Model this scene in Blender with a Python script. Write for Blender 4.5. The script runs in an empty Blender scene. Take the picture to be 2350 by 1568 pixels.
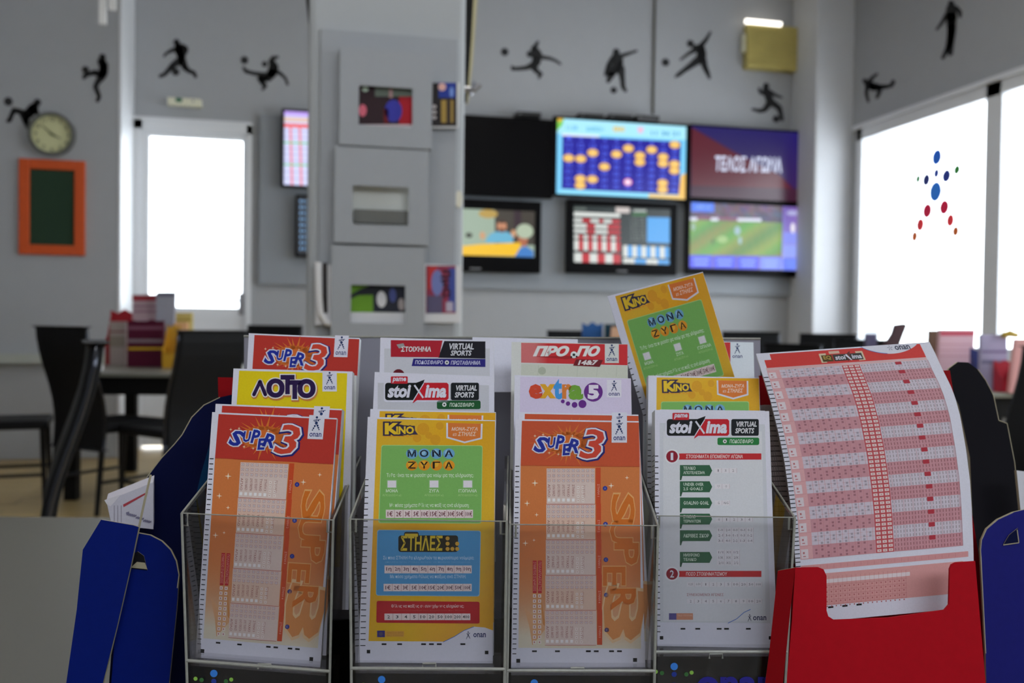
import bpy, math, random
import numpy as np
from mathutils import Vector, Matrix
random.seed(7)
S = bpy.context.scene
COL = S.collection
PI = math.pi

# ---------------------------------------------------------------- camera
W, H, FPX = 2350.0, 1568.0, 2100.0
YAW, PITCH, ROLL = math.radians(12.7), math.radians(1.06), math.radians(0.75)
CAM = Vector((0, 0, 1.06))
Fh = Vector((math.sin(YAW), math.cos(YAW), 0)); Rh = Vector((math.cos(YAW), -math.sin(YAW), 0)); UP = Vector((0, 0, 1))
FW = Fh*math.cos(PITCH) - UP*math.sin(PITCH)
_u0 = Rh.cross(FW)
RT = Rh*math.cos(ROLL) + _u0*math.sin(ROLL)
UPC = _u0*math.cos(ROLL) - Rh*math.sin(ROLL)
cd = bpy.data.cameras.new('camera'); cam = bpy.data.objects.new('camera', cd); COL.objects.link(cam)
cd.sensor_width = 36; cd.lens = 36*FPX/W; cd.clip_start = 0.02
M4 = Matrix(((RT.x, UPC.x, -FW.x, CAM.x), (RT.y, UPC.y, -FW.y, CAM.y), (RT.z, UPC.z, -FW.z, CAM.z), (0, 0, 0, 1)))
cam.matrix_world = M4
cd.dof.use_dof = True; cd.dof.focus_distance = 0.60; cd.dof.aperture_fstop = 8.5
S.camera = cam

# ---------------------------------------------------------------- light
wd = bpy.data.worlds.new('overcast_sky'); S.world = wd; wd.use_nodes = True
bg = wd.node_tree.nodes['Background']; bg.inputs[0].default_value = (0.88, 0.94, 1.0, 1); bg.inputs[1].default_value = 6.2
def area(name, loc, rot, sx, sy, power, color=(1, 1, 1)):
    l = bpy.data.lights.new(name, 'AREA'); l.shape = 'RECTANGLE'; l.size = sx; l.size_y = sy; l.energy = power; l.color = color
    o = bpy.data.objects.new(name, l); COL.objects.link(o); o.location = loc; o.rotation_euler = rot
    return o
area('ceiling_lamp', (1.5, 4.6, 4.1), (0, 0, 0), 1.2, 0.3, 30, (1, .97, .9))
area('ceiling_lamp', (-0.6, 1.2, 4.1), (0, 0, 0), 1.2, 0.3, 20, (1, .97, .9))
vs = S.view_settings
vs.view_transform = 'Standard'; vs.look = 'None'; vs.exposure = 0.14; vs.gamma = 1; vs.use_curve_mapping = False

# ---------------------------------------------------------------- helpers
def lin(c):
    c = c/255.0
    return c/12.92 if c <= 0.04045 else ((c+0.055)/1.055)**2.4
def rgb(c):
    return (lin(c[0]), lin(c[1]), lin(c[2]), 1.0)
def ray(px, py):
    return FW + RT*((px-W/2)/FPX) + UPC*((H/2-py)/FPX)
def on(px, py, n, p0):
    r = ray(px, py); n = Vector(n); t = (Vector(p0)-CAM).dot(n)/n.dot(r)
    return CAM + r*t
def onY(px, py, y): return on(px, py, (0, 1, 0), (0, y, 0))
def onX(px, py, x): return on(px, py, (1, 0, 0), (x, 0, 0))
def onZ(px, py, z): return on(px, py, (0, 0, 1), (0, 0, z))
def dep(px, py, d): return CAM + ray(px, py)*d
class Pl:                                   # a leaning plane in front of the camera stand: Z = z0 + aX + bY
    def __init__(s, z0, a=0, b=0.25): s.z0, s.a, s.b = z0, a, b; s.n = (Fh - Rh*a - UP*b)
    def p0(s, px, py):
        r = ray(px, py); return CAM + r*(s.z0/s.n.dot(r))
    def p(s, px, py):
        v = s.p0(px, py)
        if v.z >= 0.747: return v
        lo, hi = 784.0, py                      # keep it standing on the desk top
        for _ in range(30):
            m = (lo+hi)/2
            if s.p0(px, m).z < 0.747: hi = m
            else: lo = m
        return s.p0(px, lo)
    @property
    def nrm(s): return (-s.n).normalized()  # towards the viewer's side

MATS = {}
def mat(name, col, rough=0.6, metal=0.0, noise=0.0, nscale=40, spec=0.5, bump=0.0, emit=None, trans=0):
    if name in MATS: return MATS[name]
    m = bpy.data.materials.new(name); m.use_nodes = True; nt = m.node_tree; b = nt.nodes['Principled BSDF']
    b.inputs['Base Color'].default_value = rgb(col); b.inputs['Roughness'].default_value = rough; b.inputs['Metallic'].default_value = metal
    b.inputs['Specular IOR Level'].default_value = spec
    if noise or bump:
        tc = nt.nodes.new('ShaderNodeTexCoord'); nz = nt.nodes.new('ShaderNodeTexNoise'); nz.inputs['Scale'].default_value = nscale; nz.inputs['Detail'].default_value = 4
        nt.links.new(tc.outputs['Object'], nz.inputs['Vector'])
        if noise:
            mx = nt.nodes.new('ShaderNodeMixRGB'); mx.blend_type = 'MULTIPLY'; mx.inputs[0].default_value = noise
            mx.inputs[1].default_value = rgb(col); nt.links.new(nz.outputs['Fac'], mx.inputs[2]); nt.links.new(mx.outputs[0], b.inputs['Base Color'])
        if bump:
            bp = nt.nodes.new('ShaderNodeBump'); bp.inputs['Strength'].default_value = bump; bp.inputs['Distance'].default_value = 0.002
            nt.links.new(nz.outputs['Fac'], bp.inputs['Height']); nt.links.new(bp.outputs[0], b.inputs['Normal'])
    if emit:
        b.inputs['Emission Color'].default_value = rgb(col); b.inputs['Emission Strength'].default_value = emit
    MATS[name] = m
    return m
def ink_mat(name, emission=None, rough=0.45, transl=0.0):
    m = bpy.data.materials.new(name); m.use_nodes = True; nt = m.node_tree; b = nt.nodes['Principled BSDF']
    at = nt.nodes.new('ShaderNodeAttribute'); at.attribute_name = 'ink'
    b.inputs['Roughness'].default_value = rough
    if emission:
        b.inputs['Base Color'].default_value = (0.01, 0.01, 0.01, 1); b.inputs['Roughness'].default_value = 0.25
        nt.links.new(at.outputs['Color'], b.inputs['Emission Color']); b.inputs['Emission Strength'].default_value = emission
    else:
        tc = nt.nodes.new('ShaderNodeTexCoord'); nz = nt.nodes.new('ShaderNodeTexNoise'); nz.inputs['Scale'].default_value = 900
        nt.links.new(tc.outputs['Object'], nz.inputs['Vector'])
        mp = nt.nodes.new('ShaderNodeMapRange'); mp.inputs[3].default_value = .93; mp.inputs[4].default_value = 1.05; nt.links.new(nz.outputs['Fac'], mp.inputs[0])
        mx = nt.nodes.new('ShaderNodeMixRGB'); mx.blend_type = 'MULTIPLY'; mx.inputs[0].default_value = 1
        nt.links.new(at.outputs['Color'], mx.inputs[1]); nt.links.new(mp.outputs[0], mx.inputs[2]); nt.links.new(mx.outputs[0], b.inputs['Base Color'])
        b.inputs['Specular IOR Level'].default_value = 0.12
        if transl:
            out = nt.nodes['Material Output']; tr = nt.nodes.new('ShaderNodeBsdfTranslucent'); ms = nt.nodes.new('ShaderNodeMixShader'); ms.inputs[0].default_value = transl
            nt.links.new(mx.outputs[0], tr.inputs[0]); nt.links.new(b.outputs[0], ms.inputs[1]); nt.links.new(tr.outputs[0], ms.inputs[2]); nt.links.new(ms.outputs[0], out.inputs[0])
    return m
INK = ink_mat('printed_paper'); SCREEN = ink_mat('lit_screen', emission=1.0); THIN = ink_mat('thin_paper', transl=0.35)
def acrylic(name, tint, gloss=1.0):
    m = bpy.data.materials.new(name); m.use_nodes = True; nt = m.node_tree; nt.nodes.clear()
    out = nt.nodes.new('ShaderNodeOutputMaterial'); tr = nt.nodes.new('ShaderNodeBsdfTransparent'); tr.inputs[0].default_value = tint
    gl = nt.nodes.new('ShaderNodeBsdfGlossy'); gl.inputs['Roughness'].default_value = 0.06; gl.inputs[0].default_value = (gloss, gloss, gloss, 1)
    fr = nt.nodes.new('ShaderNodeFresnel'); ms = nt.nodes.new('ShaderNodeMixShader')
    ge = nt.nodes.new('ShaderNodeNewGeometry'); mr = nt.nodes.new('ShaderNodeMapRange'); mr.inputs[3].default_value = 1.45; mr.inputs[4].default_value = 1/1.45   # thin sheet: same index on both faces
    nt.links.new(ge.outputs['Backfacing'], mr.inputs[0]); nt.links.new(mr.outputs[0], fr.inputs[0])
    nt.links.new(fr.outputs[0], ms.inputs[0]); nt.links.new(tr.outputs[0], ms.inputs[1]); nt.links.new(gl.outputs[0], ms.inputs[2]); nt.links.new(ms.outputs[0], out.inputs[0])
    return m
ACR = acrylic('clear_acrylic', (.90, .90, .91, 1)); GLASS = acrylic('window_glass', (.97, .98, .98, 1)); SHADE_ACR = acrylic('shade_tinted_acrylic', (.55, .53, .50, 1))  # last one: dark tint stands in for shade inside the holder

class MB:
    def __init__(s): s.v, s.f, s.m, s.c, s.mats = [], [], [], [], []
    def add(s, vs, fs, m, col=(255, 255, 255)):
        if m not in s.mats: s.mats.append(m)
        mi = s.mats.index(m); b = len(s.v); s.v += [Vector(v) for v in vs]
        per = isinstance(col, list)
        for f in fs:
            s.f.append(tuple(b+i for i in f)); s.m.append(mi)
            s.c.append([rgb(col[i]) for i in f] if per else [rgb(col)]*len(f))
        return s
    def box(s, lo, hi, m, col=(255, 255, 255)):
        x0, y0, z0 = lo; x1, y1, z1 = hi
        return s.add([(x0,y0,z0),(x1,y0,z0),(x1,y1,z0),(x0,y1,z0),(x0,y0,z1),(x1,y0,z1),(x1,y1,z1),(x0,y1,z1)],
              [(0,3,2,1),(4,5,6,7),(0,1,5,4),(1,2,6,5),(2,3,7,6),(3,0,4,7)], m, col)
    def hexa(s, q, off, m, col=(255, 255, 255)):           # quad q extruded by vector off
        v = [Vector(p) for p in q] + [Vector(p)+off for p in q]
        n = len(q); fs = [tuple(range(n)), tuple(reversed(range(n, 2*n)))] + [(i, (i+1) % n, (i+1) % n+n, i+n) for i in range(n)]
        return s.add(v, fs, m, col)
    def tube(s, pts, r, m, n=10, col=(255, 255, 255)):
        pts = [Vector(p) for p in pts]; rs = r if isinstance(r, (list, tuple)) else [r]*len(pts); V = []; Fs = []
        for i, p in enumerate(pts):
            d = (pts[min(i+1, len(pts)-1)]-pts[max(i-1, 0)]).normalized(); a = d.cross(Vector((0, 0, 1)) if abs(d.z) < .9 else Vector((1, 0, 0))).normalized(); b = d.cross(a)
            V += [p + (a*math.cos(t)+b*math.sin(t))*rs[i] for t in [2*PI*k/n for k in range(n)]]
        for i in range(len(pts)-1):
            Fs += [(i*n+k, i*n+(k+1) % n, (i+1)*n+(k+1) % n, (i+1)*n+k) for k in range(n)]
        Fs += [tuple(range(n)), tuple((len(pts)-1)*n+k for k in range(n))]
        return s.add(V, Fs, m, col)
    def disc(s, c, ax, ay, m, depth=None, n=28, col=(255, 255, 255)):
        c = Vector(c); q = [c + ax*math.cos(2*PI*k/n)+ay*math.sin(2*PI*k/n) for k in range(n)]
        if depth is None: return s.add(q, [tuple(range(n))], m, col)
        return s.hexa(q, depth, m, col)
    def build(s, name, parent=None, origin=None, smooth=False, bevel=0, **props):
        if parent is not None:
            o0 = Vector(parent['_w']) if '_w' in parent else Vector((0, 0, 0)); loc = Vector((0, 0, 0)); 
        else:
            if origin is None:
                xs = [v.x for v in s.v]; ys = [v.y for v in s.v]; zs = [v.z for v in s.v]
                origin = ((min(xs)+max(xs))/2, (min(ys)+max(ys))/2, min(zs))
            o0 = Vector(origin); loc = o0
        me = bpy.data.meshes.new(name); me.from_pydata([v-o0 for v in s.v], [], s.f)
        for m in s.mats: me.materials.append(m)
        me.polygons.foreach_set('material_index', s.m)
        ca = me.color_attributes.new('ink', 'FLOAT_COLOR', 'CORNER')
        ca.data.foreach_set('color', [x for f in s.c for c in f for x in c])
        if smooth: me.polygons.foreach_set('use_smooth', [True]*len(me.polygons))
        o = bpy.data.objects.new(name, me); COL.objects.link(o); o.location = loc
        if parent is not None: o.parent = parent
        else: o['_w'] = list(o0)
        if bevel:
            bm = o.modifiers.new('bevel', 'BEVEL'); bm.width = bevel; bm.segments = 2; bm.limit_method = 'ANGLE'
        for k, v in props.items():
            if v is not None: o[k] = v
        return o
def thing(name, label, cat, loc=(0, 0, 0), rotz=0, group=None):
    o = bpy.data.objects.new(name, None); COL.objects.link(o); o.location = loc; o.rotation_euler = (0, 0, rotz); o.empty_display_size = .05
    o['label'] = label; o['category'] = cat; o['_w'] = list(loc)
    if group: o['group'] = group
    return o
def local_thing(*a, **k):
    o = thing(*a, **k); o['_w'] = [0, 0, 0]; return o
def struct(mb, name, **k): return mb.build(name, kind='structure', **k)

# ---------------------------------------------------------------- flat lettering and print
TX = {}
def glyphs(s, bold, shear, res=3):
    k = (s, bold, shear, res)
    if k in TX: return TX[k]
    def mk(off):
        c = bpy.data.curves.new('t', 'FONT'); c.body = s; c.offset = off; c.shear = shear; c.resolution_u = res
        o = bpy.data.objects.new('t', c); COL.objects.link(o); bpy.context.view_layer.update()
        e = o.evaluated_get(bpy.context.evaluated_depsgraph_get()); m = e.to_mesh()
        v = [(p.co.x, p.co.y) for p in m.vertices]; f = [tuple(p.vertices) for p in m.polygons]
        e.to_mesh_clear(); bpy.data.objects.remove(o); bpy.data.curves.remove(c)
        return v, f
    kb = (s, 0, shear, 'bb')
    if kb not in TX:
        v0, _ = mk(0); xs = [p[0] for p in v0] or [0, 1]; ys = [p[1] for p in v0] or [0, 1]; TX[kb] = (min(xs), min(ys), max(xs), max(ys))
    v, f = mk(bold); TX[k] = (v, f, TX[kb]); return TX[k]
class G:                                    # a drawing in photograph pixels
    def __init__(s): s.ops = []
    def poly(s, pts, col, L=1, cols=None): s.ops.append(([tuple(p) for p in pts], [tuple(range(len(pts)))], cols or col, L)); return s
    def quad(s, x0, y0, x1, y1, col, L=1): return s.poly([(x0,y0),(x1,y0),(x1,y1),(x0,y1)], col, L)
    def rr(s, x0, y0, x1, y1, r, col, L=1, sk=(0, 0), sy=0):     # rounded box; sk shifts the bottom in x
        pts = []
        for cx, cy, a0 in ((x1-r, y0+r, -90), (x1-r, y1-r, 0), (x0+r, y1-r, 90), (x0+r, y0+r, 180)):
            for k in range(5):
                a = math.radians(a0+k*22.5); X = cx+r*math.cos(a); Y = cy+r*math.sin(a); t = (Y-y0)/(y1-y0); u = (X-x0)/(x1-x0)
                pts.append((X+t*(sk[0]*(1-u)+sk[1]*u), Y+u*sy))
        return s.poly(pts, col, L)
    def grid(s, q, nx, ny, col, L=1):       # quad q split, col(u, v) a function
        vs = []; cs = []
        for j in range(ny+1):
            for i in range(nx+1):
                u, v = i/nx, j/ny; a = Vector(q[0]).lerp(Vector(q[1]), u); b = Vector(q[3]).lerp(Vector(q[2]), u); p = a.lerp(b, v)
                vs.append((p.x, p.y)); cs.append(tuple(col(u, v)))
        s.ops.append((vs, [(j*(nx+1)+i, j*(nx+1)+i+1, (j+1)*(nx+1)+i+1, (j+1)*(nx+1)+i) for j in range(ny) for i in range(nx)], cs, L)); return s
    def circ(s, x, y, r, col, L=1, ry=None, n=18):
        ry = ry or r; return s.poly([(x+r*math.cos(2*PI*k/n), y+ry*math.sin(2*PI*k/n)) for k in range(n)], col, L)
    def star(s, x, y, r, col, L=2):
        pts = [];
        for k in range(8):
            rr_ = r if k % 2 == 0 else r*.22; pts.append((x+rr_*math.cos(k*PI/4), y+rr_*math.sin(k*PI/4)))
        return s.poly(pts, col, L)
    def line(s, x0, y0, x1, y1, w, col, L=2):
        d = Vector((x1-x0, y1-y0)); n = Vector((-d.y, d.x)).normalized()*w/2
        return s.poly([(x0+n.x, y0+n.y), (x1+n.x, y1+n.y), (x1-n.x, y1-n.y), (x0-n.x, y0-n.y)], col, L)
    def tx(s, t, x0, y0, x1, y1, col, L=3, bold=0.0, shear=0.0, rot=0, out=(), res=2):
        passes = [(b, c, dx, dy, L-len(out)+i) for i, (b, c, dx, dy) in enumerate(out)] + [(bold, col, 0, 0, L)]
        for b, c, dx, dy, l in passes:
            v, f, bb = glyphs(t, b, shear, res)
            if not v: continue
            sx = (x1-x0)/max(bb[2]-bb[0], 1e-6); sy = (y1-y0)/max(bb[3]-bb[1], 1e-6); cx, cy = (x0+x1)/2, (y0+y1)/2; r = math.radians(rot); ca, sa = math.cos(r), math.sin(r)
            o = []
            for X, Y in v:
                a = x0+(X-bb[0])*sx-cx; d = y1-(Y-bb[1])*sy-cy; o.append((cx+a*ca-d*sa+dx, cy+a*sa+d*ca+dy))
            s.ops.append((o, f, c, l))
        return s
def homog(q):                               # pixel quad TL TR BR BL -> unit square
    A = []; B = []
    for (x, y), (u, v) in zip(q, ((0, 0), (1, 0), (1, 1), (0, 1))):
        A += [[x, y, 1, 0, 0, 0, -u*x, -u*y], [0, 0, 0, x, y, 1, -v*x, -v*y]]; B += [u, v]
    h = np.linalg.solve(np.array(A, float), np.array(B, float))
    def f(x, y):
        w = h[6]*x+h[7]*y+1; return (h[0]*x+h[1]*y+h[2])/w, (h[3]*x+h[4]*y+h[5])/w
    return f
def bake(mb, g, Hm, P, nrm, m, eps=0.00007, clip=None):
    for vs, fs, col, L in g.ops:
        out = []
        for x, y in vs:
            u, v = Hm(x, y)
            u = min(max(u, 0.0), 1.0)
            if clip: v = min(max(v, clip[0]), clip[1])
            n = nrm(u, v) if callable(nrm) else nrm
            out.append(P(u, v) + n*(eps*(L+1)))
        # keep faces pointing to the viewer: flip is harmless for these shaders
        mb.add(out, fs, m, col)
def bil(q):
    a, b, c, d = q
    return lambda u, v: (a.lerp(b, u)).lerp(d.lerp(c, u), v)

WHITE = (230, 229, 243); BLK = (18, 18, 22)
def man(g, cx, cy, h, cols=None, L=3, dark=None):
    D = [(0,-91,15,'b'),(-2,-52,7,'n'),(-22,-39,9,'n'),(-41,-40,5,'g'),(24,-47,10,'n'),(46,-62,6,'g'),(-1,-12,19,'b'),(-20,32,12,'m'),(19,24,13,'m'),(-36,64,10,'r'),(33,54,11,'r'),(-49,91,8,'o'),(45,79,8,'o')]
    pal = {'b': (70, 160, 235), 'n': (45, 60, 150), 'g': (130, 200, 90), 'm': (215, 40, 110), 'r': (235, 85, 85), 'o': (240, 170, 70)}
    for x, y, r, c in D:
        g.circ(cx+x*h/190, cy+y*h/190, r*h/190*(1.0 if not dark else 1.15), dark or pal[c], L, n=10)
    if dark:
        for a, b in (((0,-60),(-46,-52)),((0,-60),(46,-62)),((0,-60),(0,0)),((0,0),(-49,91)),((0,0),(45,85))):
            g.line(cx+a[0]*h/190, cy+a[1]*h/190, cx+b[0]*h/190, cy+b[1]*h/190, 6*h/190, dark, L)
def opap_box(g, x0, y0, x1, y1, L=3, bgc=WHITE):
    g.quad(x0, y0, x1, y1, bgc, L); w = x1-x0; h = y1-y0
    man(g, (x0+x1)/2, y0+h*.36, h*.56, L=L+1, dark=(40, 60, 110))
    g.tx('onan', x0+w*.12, y0+h*.74, x1-w*.12, y1-h*.1, (35, 50, 120), L+1, bold=.01)
def swoosh(g, xr, yb, L=2):
    pts = [(xr-115, yb), (xr-90, yb-12), (xr-68, yb-26), (xr-45, yb-35), (xr-20, yb-33), (xr, yb-26), (xr, yb)]
    g.poly(pts, WHITE, L); 
    for i in range(3): g.line(*pts[i], *pts[i+1], 1.4, (60, 110, 190), L+1)
    man(g, xr-58, yb-15, 16, L=L+1, dark=(40, 50, 90)); g.tx('onan', xr-46, yb-20, xr-18, yb-11, (40, 50, 110), L+1, bold=.02)
def ticks(g, xa, ya, xb, yb, n, w=9, h=2.0, L=3):
    for i in range(n):
        t = i/(n-1); x = xa+(xb-xa)*t; y = ya+(yb-ya)*t; g.quad(x, y-h/2, x+w, y+h/2, BLK, L)
def paper(g, q, col=WHITE): g.poly(q, col, 0)

# ---- red and orange slip with the big 3
Q_S3 = [(1183, 962), (1466, 967), (1481, 1532), (1172, 1533)]
def g_super(head=(196, 60, 50), full=True):
    g = G(); paper(g, Q_S3)
    def body(u, v):
        a, b, c = (222, 130, 72), (228, 170, 110), (232, 222, 200)
        t = max(0, (v-.45)/.55); t = t*t*(1.0 if .2 < u < .9 else 1.25); t = min(1, t)
        return [a[i]+(c[i]-a[i])*t for i in range(3)]
    if full: g.grid([(1195, 1066), (1468, 1069), (1471, 1488), (1190, 1486)], 8, 16, body, 1)
    g.poly([(1198, 966), (1466, 970), (1468, 1070), (1195, 1067)], head, 1)
    cx, cy = 1306, 1016
    for k in range(30):
        a = 2*PI*k/30+random.uniform(-.06, .06); r = 60+random.uniform(-16, 18); rx = 1.3
        g.poly([(cx+rx*22*math.cos(a-.13), cy+18*math.sin(a-.13)), (cx+rx*r*math.cos(a), cy+r*.72*math.sin(a)), (cx+rx*22*math.cos(a+.13), cy+18*math.sin(a+.13))], (226, 124, 52), 2)
    g.circ(cx, cy, 58, (226, 116, 50), 2, ry=26)
    BL = (38, 52, 160); ol = ((.09, WHITE, 0, 0),)
    for ch, x0, y0, x1, y1, r in (('S', 1229, 1003, 1255, 1036, 12), ('U', 1258, 1004, 1275, 1026, 0), ('P', 1277, 1000, 1295, 1028, 4), ('E', 1292, 1019, 1309, 1042, -4), ('R', 1306, 1008, 1329, 1036, 10)):
        g.tx(ch, x0, y0, x1, y1, BL, 5, bold=.035, rot=r, out=ol, shear=.15)
    g.tx('3', 1334, 986, 1384, 1051, (218, 74, 54), 6, bold=.015, rot=6, shear=.15, out=((.075, (40, 40, 120), 1.5, 1.5), (.05, WHITE, 0, 0)))
    opap_box(g, 1404, 962, 1439, 1015)
    for x, y in ((1228, 1000), (1247, 997), (1314, 1000), (1382, 998), (1282, 1041), (1261, 1038)): g.star(x, y, 4, (255, 240, 200), 4)
    if not full: return g
    for x, y, r in ((1228,1106,8),(1210,1152,7),(1403,1112,7),(1439,1094,5),(1232,1178,5),(1206,1243,7),(1226,1236,4),(1417,1140,3)): g.star(x, y, r, (255, 245, 225), 2)
    # number field: five boards
    PK = (232, 208, 200)
    for b in range(5):
        y = 1073+b*81.5; x0 = 1255-b*.9; x1 = 1366+b*.8
        g.quad(x0, y, x1, y+81, (231, 205, 196), 2)
        g.quad(x0, y+29, x1, y+81, (233, 200, 182) if b % 2 else (232, 210, 202), 3)
        g.quad(x0, y+80.2, x1, y+81.2, (190, 90, 80), 4)
        for r in range(3):
            for c in range(10):
                X = x0+5.5+c*11.15; Y = y+5+r*11.3
                g.quad(X-3, Y-3, X+3, Y+3, (190, 130, 125), 4); g.quad(X-2.2, Y-2.2, X+2.2, Y+2.2, (245, 238, 236), 5); g.quad(X-.6, Y-1.2, X+.7, Y+1.2, (120, 80, 110), 6)
        for c, t in enumerate(('ΑΠΛΟ', 'ΟΛΑ ΜΑΖΙ', 'ΔΥΟ ΠΡΩΤΑ', 'ΔΥΟ ΤΕΛΕΥΤ', 'ΤΥΧΑΙΟ', 'ΣΤΗΛΗ 3')):
            X = x0+5.5+c*11.15; g.tx(t, X-14+c % 2, y+47, X+14-c % 2, y+52.5, (150, 70, 60), 5, rot=90, res=1)
            g.quad(X-3.2, y+68, X+3.2, y+75, (250, 245, 245), 4)
        for c in (6, 7):
            for r in range(4): X = x0+5.5+c*11.15; g.quad(X-2.6, y+40+r*10, X+2.6, y+46+r*10, (246, 236, 230), 4); g.quad(X-1, y+42+r*10, X+1, y+44+r*10, (200, 140, 130), 5)
        g.tx('ΠΟΛΛΑΠΛ', x0+78-6, y+50, x0+78+22, y+54.5, (170, 100, 90), 4, rot=90, res=1)
        g.quad(1368+b*.7, y-2, 1379+b*.9, y+80, (214, 82, 44), 2); g.tx('ΣΤΗΛΗ %d' % (b+1), 1360+b*.8, y+47, 1388+b*.8, y+52, (240, 190, 170), 4, rot=90, res=1)
        g.circ(1389+b, y+45, 5.4, (52, 60, 150), 3); g.tx(chr(65+b), 1387+b, y+42.5, 1391+b, y+47.5, (150, 160, 220), 4)
    # large pale word reading downwards
    X = 1430; yy = 1140
    for ch, hgt, wd_, dx in (('S', 62, 60, 0), ('U', 52, 58, -4), ('P', 46, 62, 8), ('E', 40, 58, -20), ('R', 46, 66, 0)):
        g.tx(ch, X+dx-hgt/2, yy, X+dx+hgt/2, yy+wd_*.84, (222, 120, 42), 3, bold=.02, rot=90, out=((.045, (236, 176, 112), 0, 0),)); yy += wd_*.86
    g.tx('3', 1432-56, 1362, 1432+56, 1452, (226, 150, 88), 3, bold=.02, rot=96, out=((.045, (238, 200, 156), 0, 0),))
    for i, (x, t) in enumerate(((1223, 'ΣΥΜΜΕΤΕΧΩ ΣΕ ΚΛΗΡΩΣΕΙΣ'), (1235, 'ΠΟΛΛΑΠΛΑΣΙΑΣΤΗΣ'))):
        g.quad(x, 1283, x+9, 1358, (200, 40, 50), 3); g.tx(t, x+4.5-34, 1317, x+4.5+34, 1323, (240, 170, 160), 4, rot=90, res=1)
        for k in range(10): g.quad(x+.5, 1361+k*12, x+7.5, 1368.5+k*12, (244, 232, 226), 3); g.quad(x+2.6, 1363+k*12, x+5, 1366.5+k*12, (190, 110, 110), 4)
    g.poly([(1203, 1390), (1254, 1440), (1222, 1480), (1216, 1440)], (232, 176, 130), 2); g.poly([(1240, 1352), (1254, 1440), (1246, 1430)], (222, 150, 84), 2)
    for x in (1227, 1280, 1351, 1369, 1404, 1422): g.quad(x-5.5, 1492, x+5.5, 1496, BLK, 2)
    g.quad(1185, 1512, 1194, 1521, BLK, 2); g.quad(1453, 1510, 1462, 1519, BLK, 2)
    ticks(g, 1183, 1068, 1176, 1500, 38)
    return g

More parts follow.
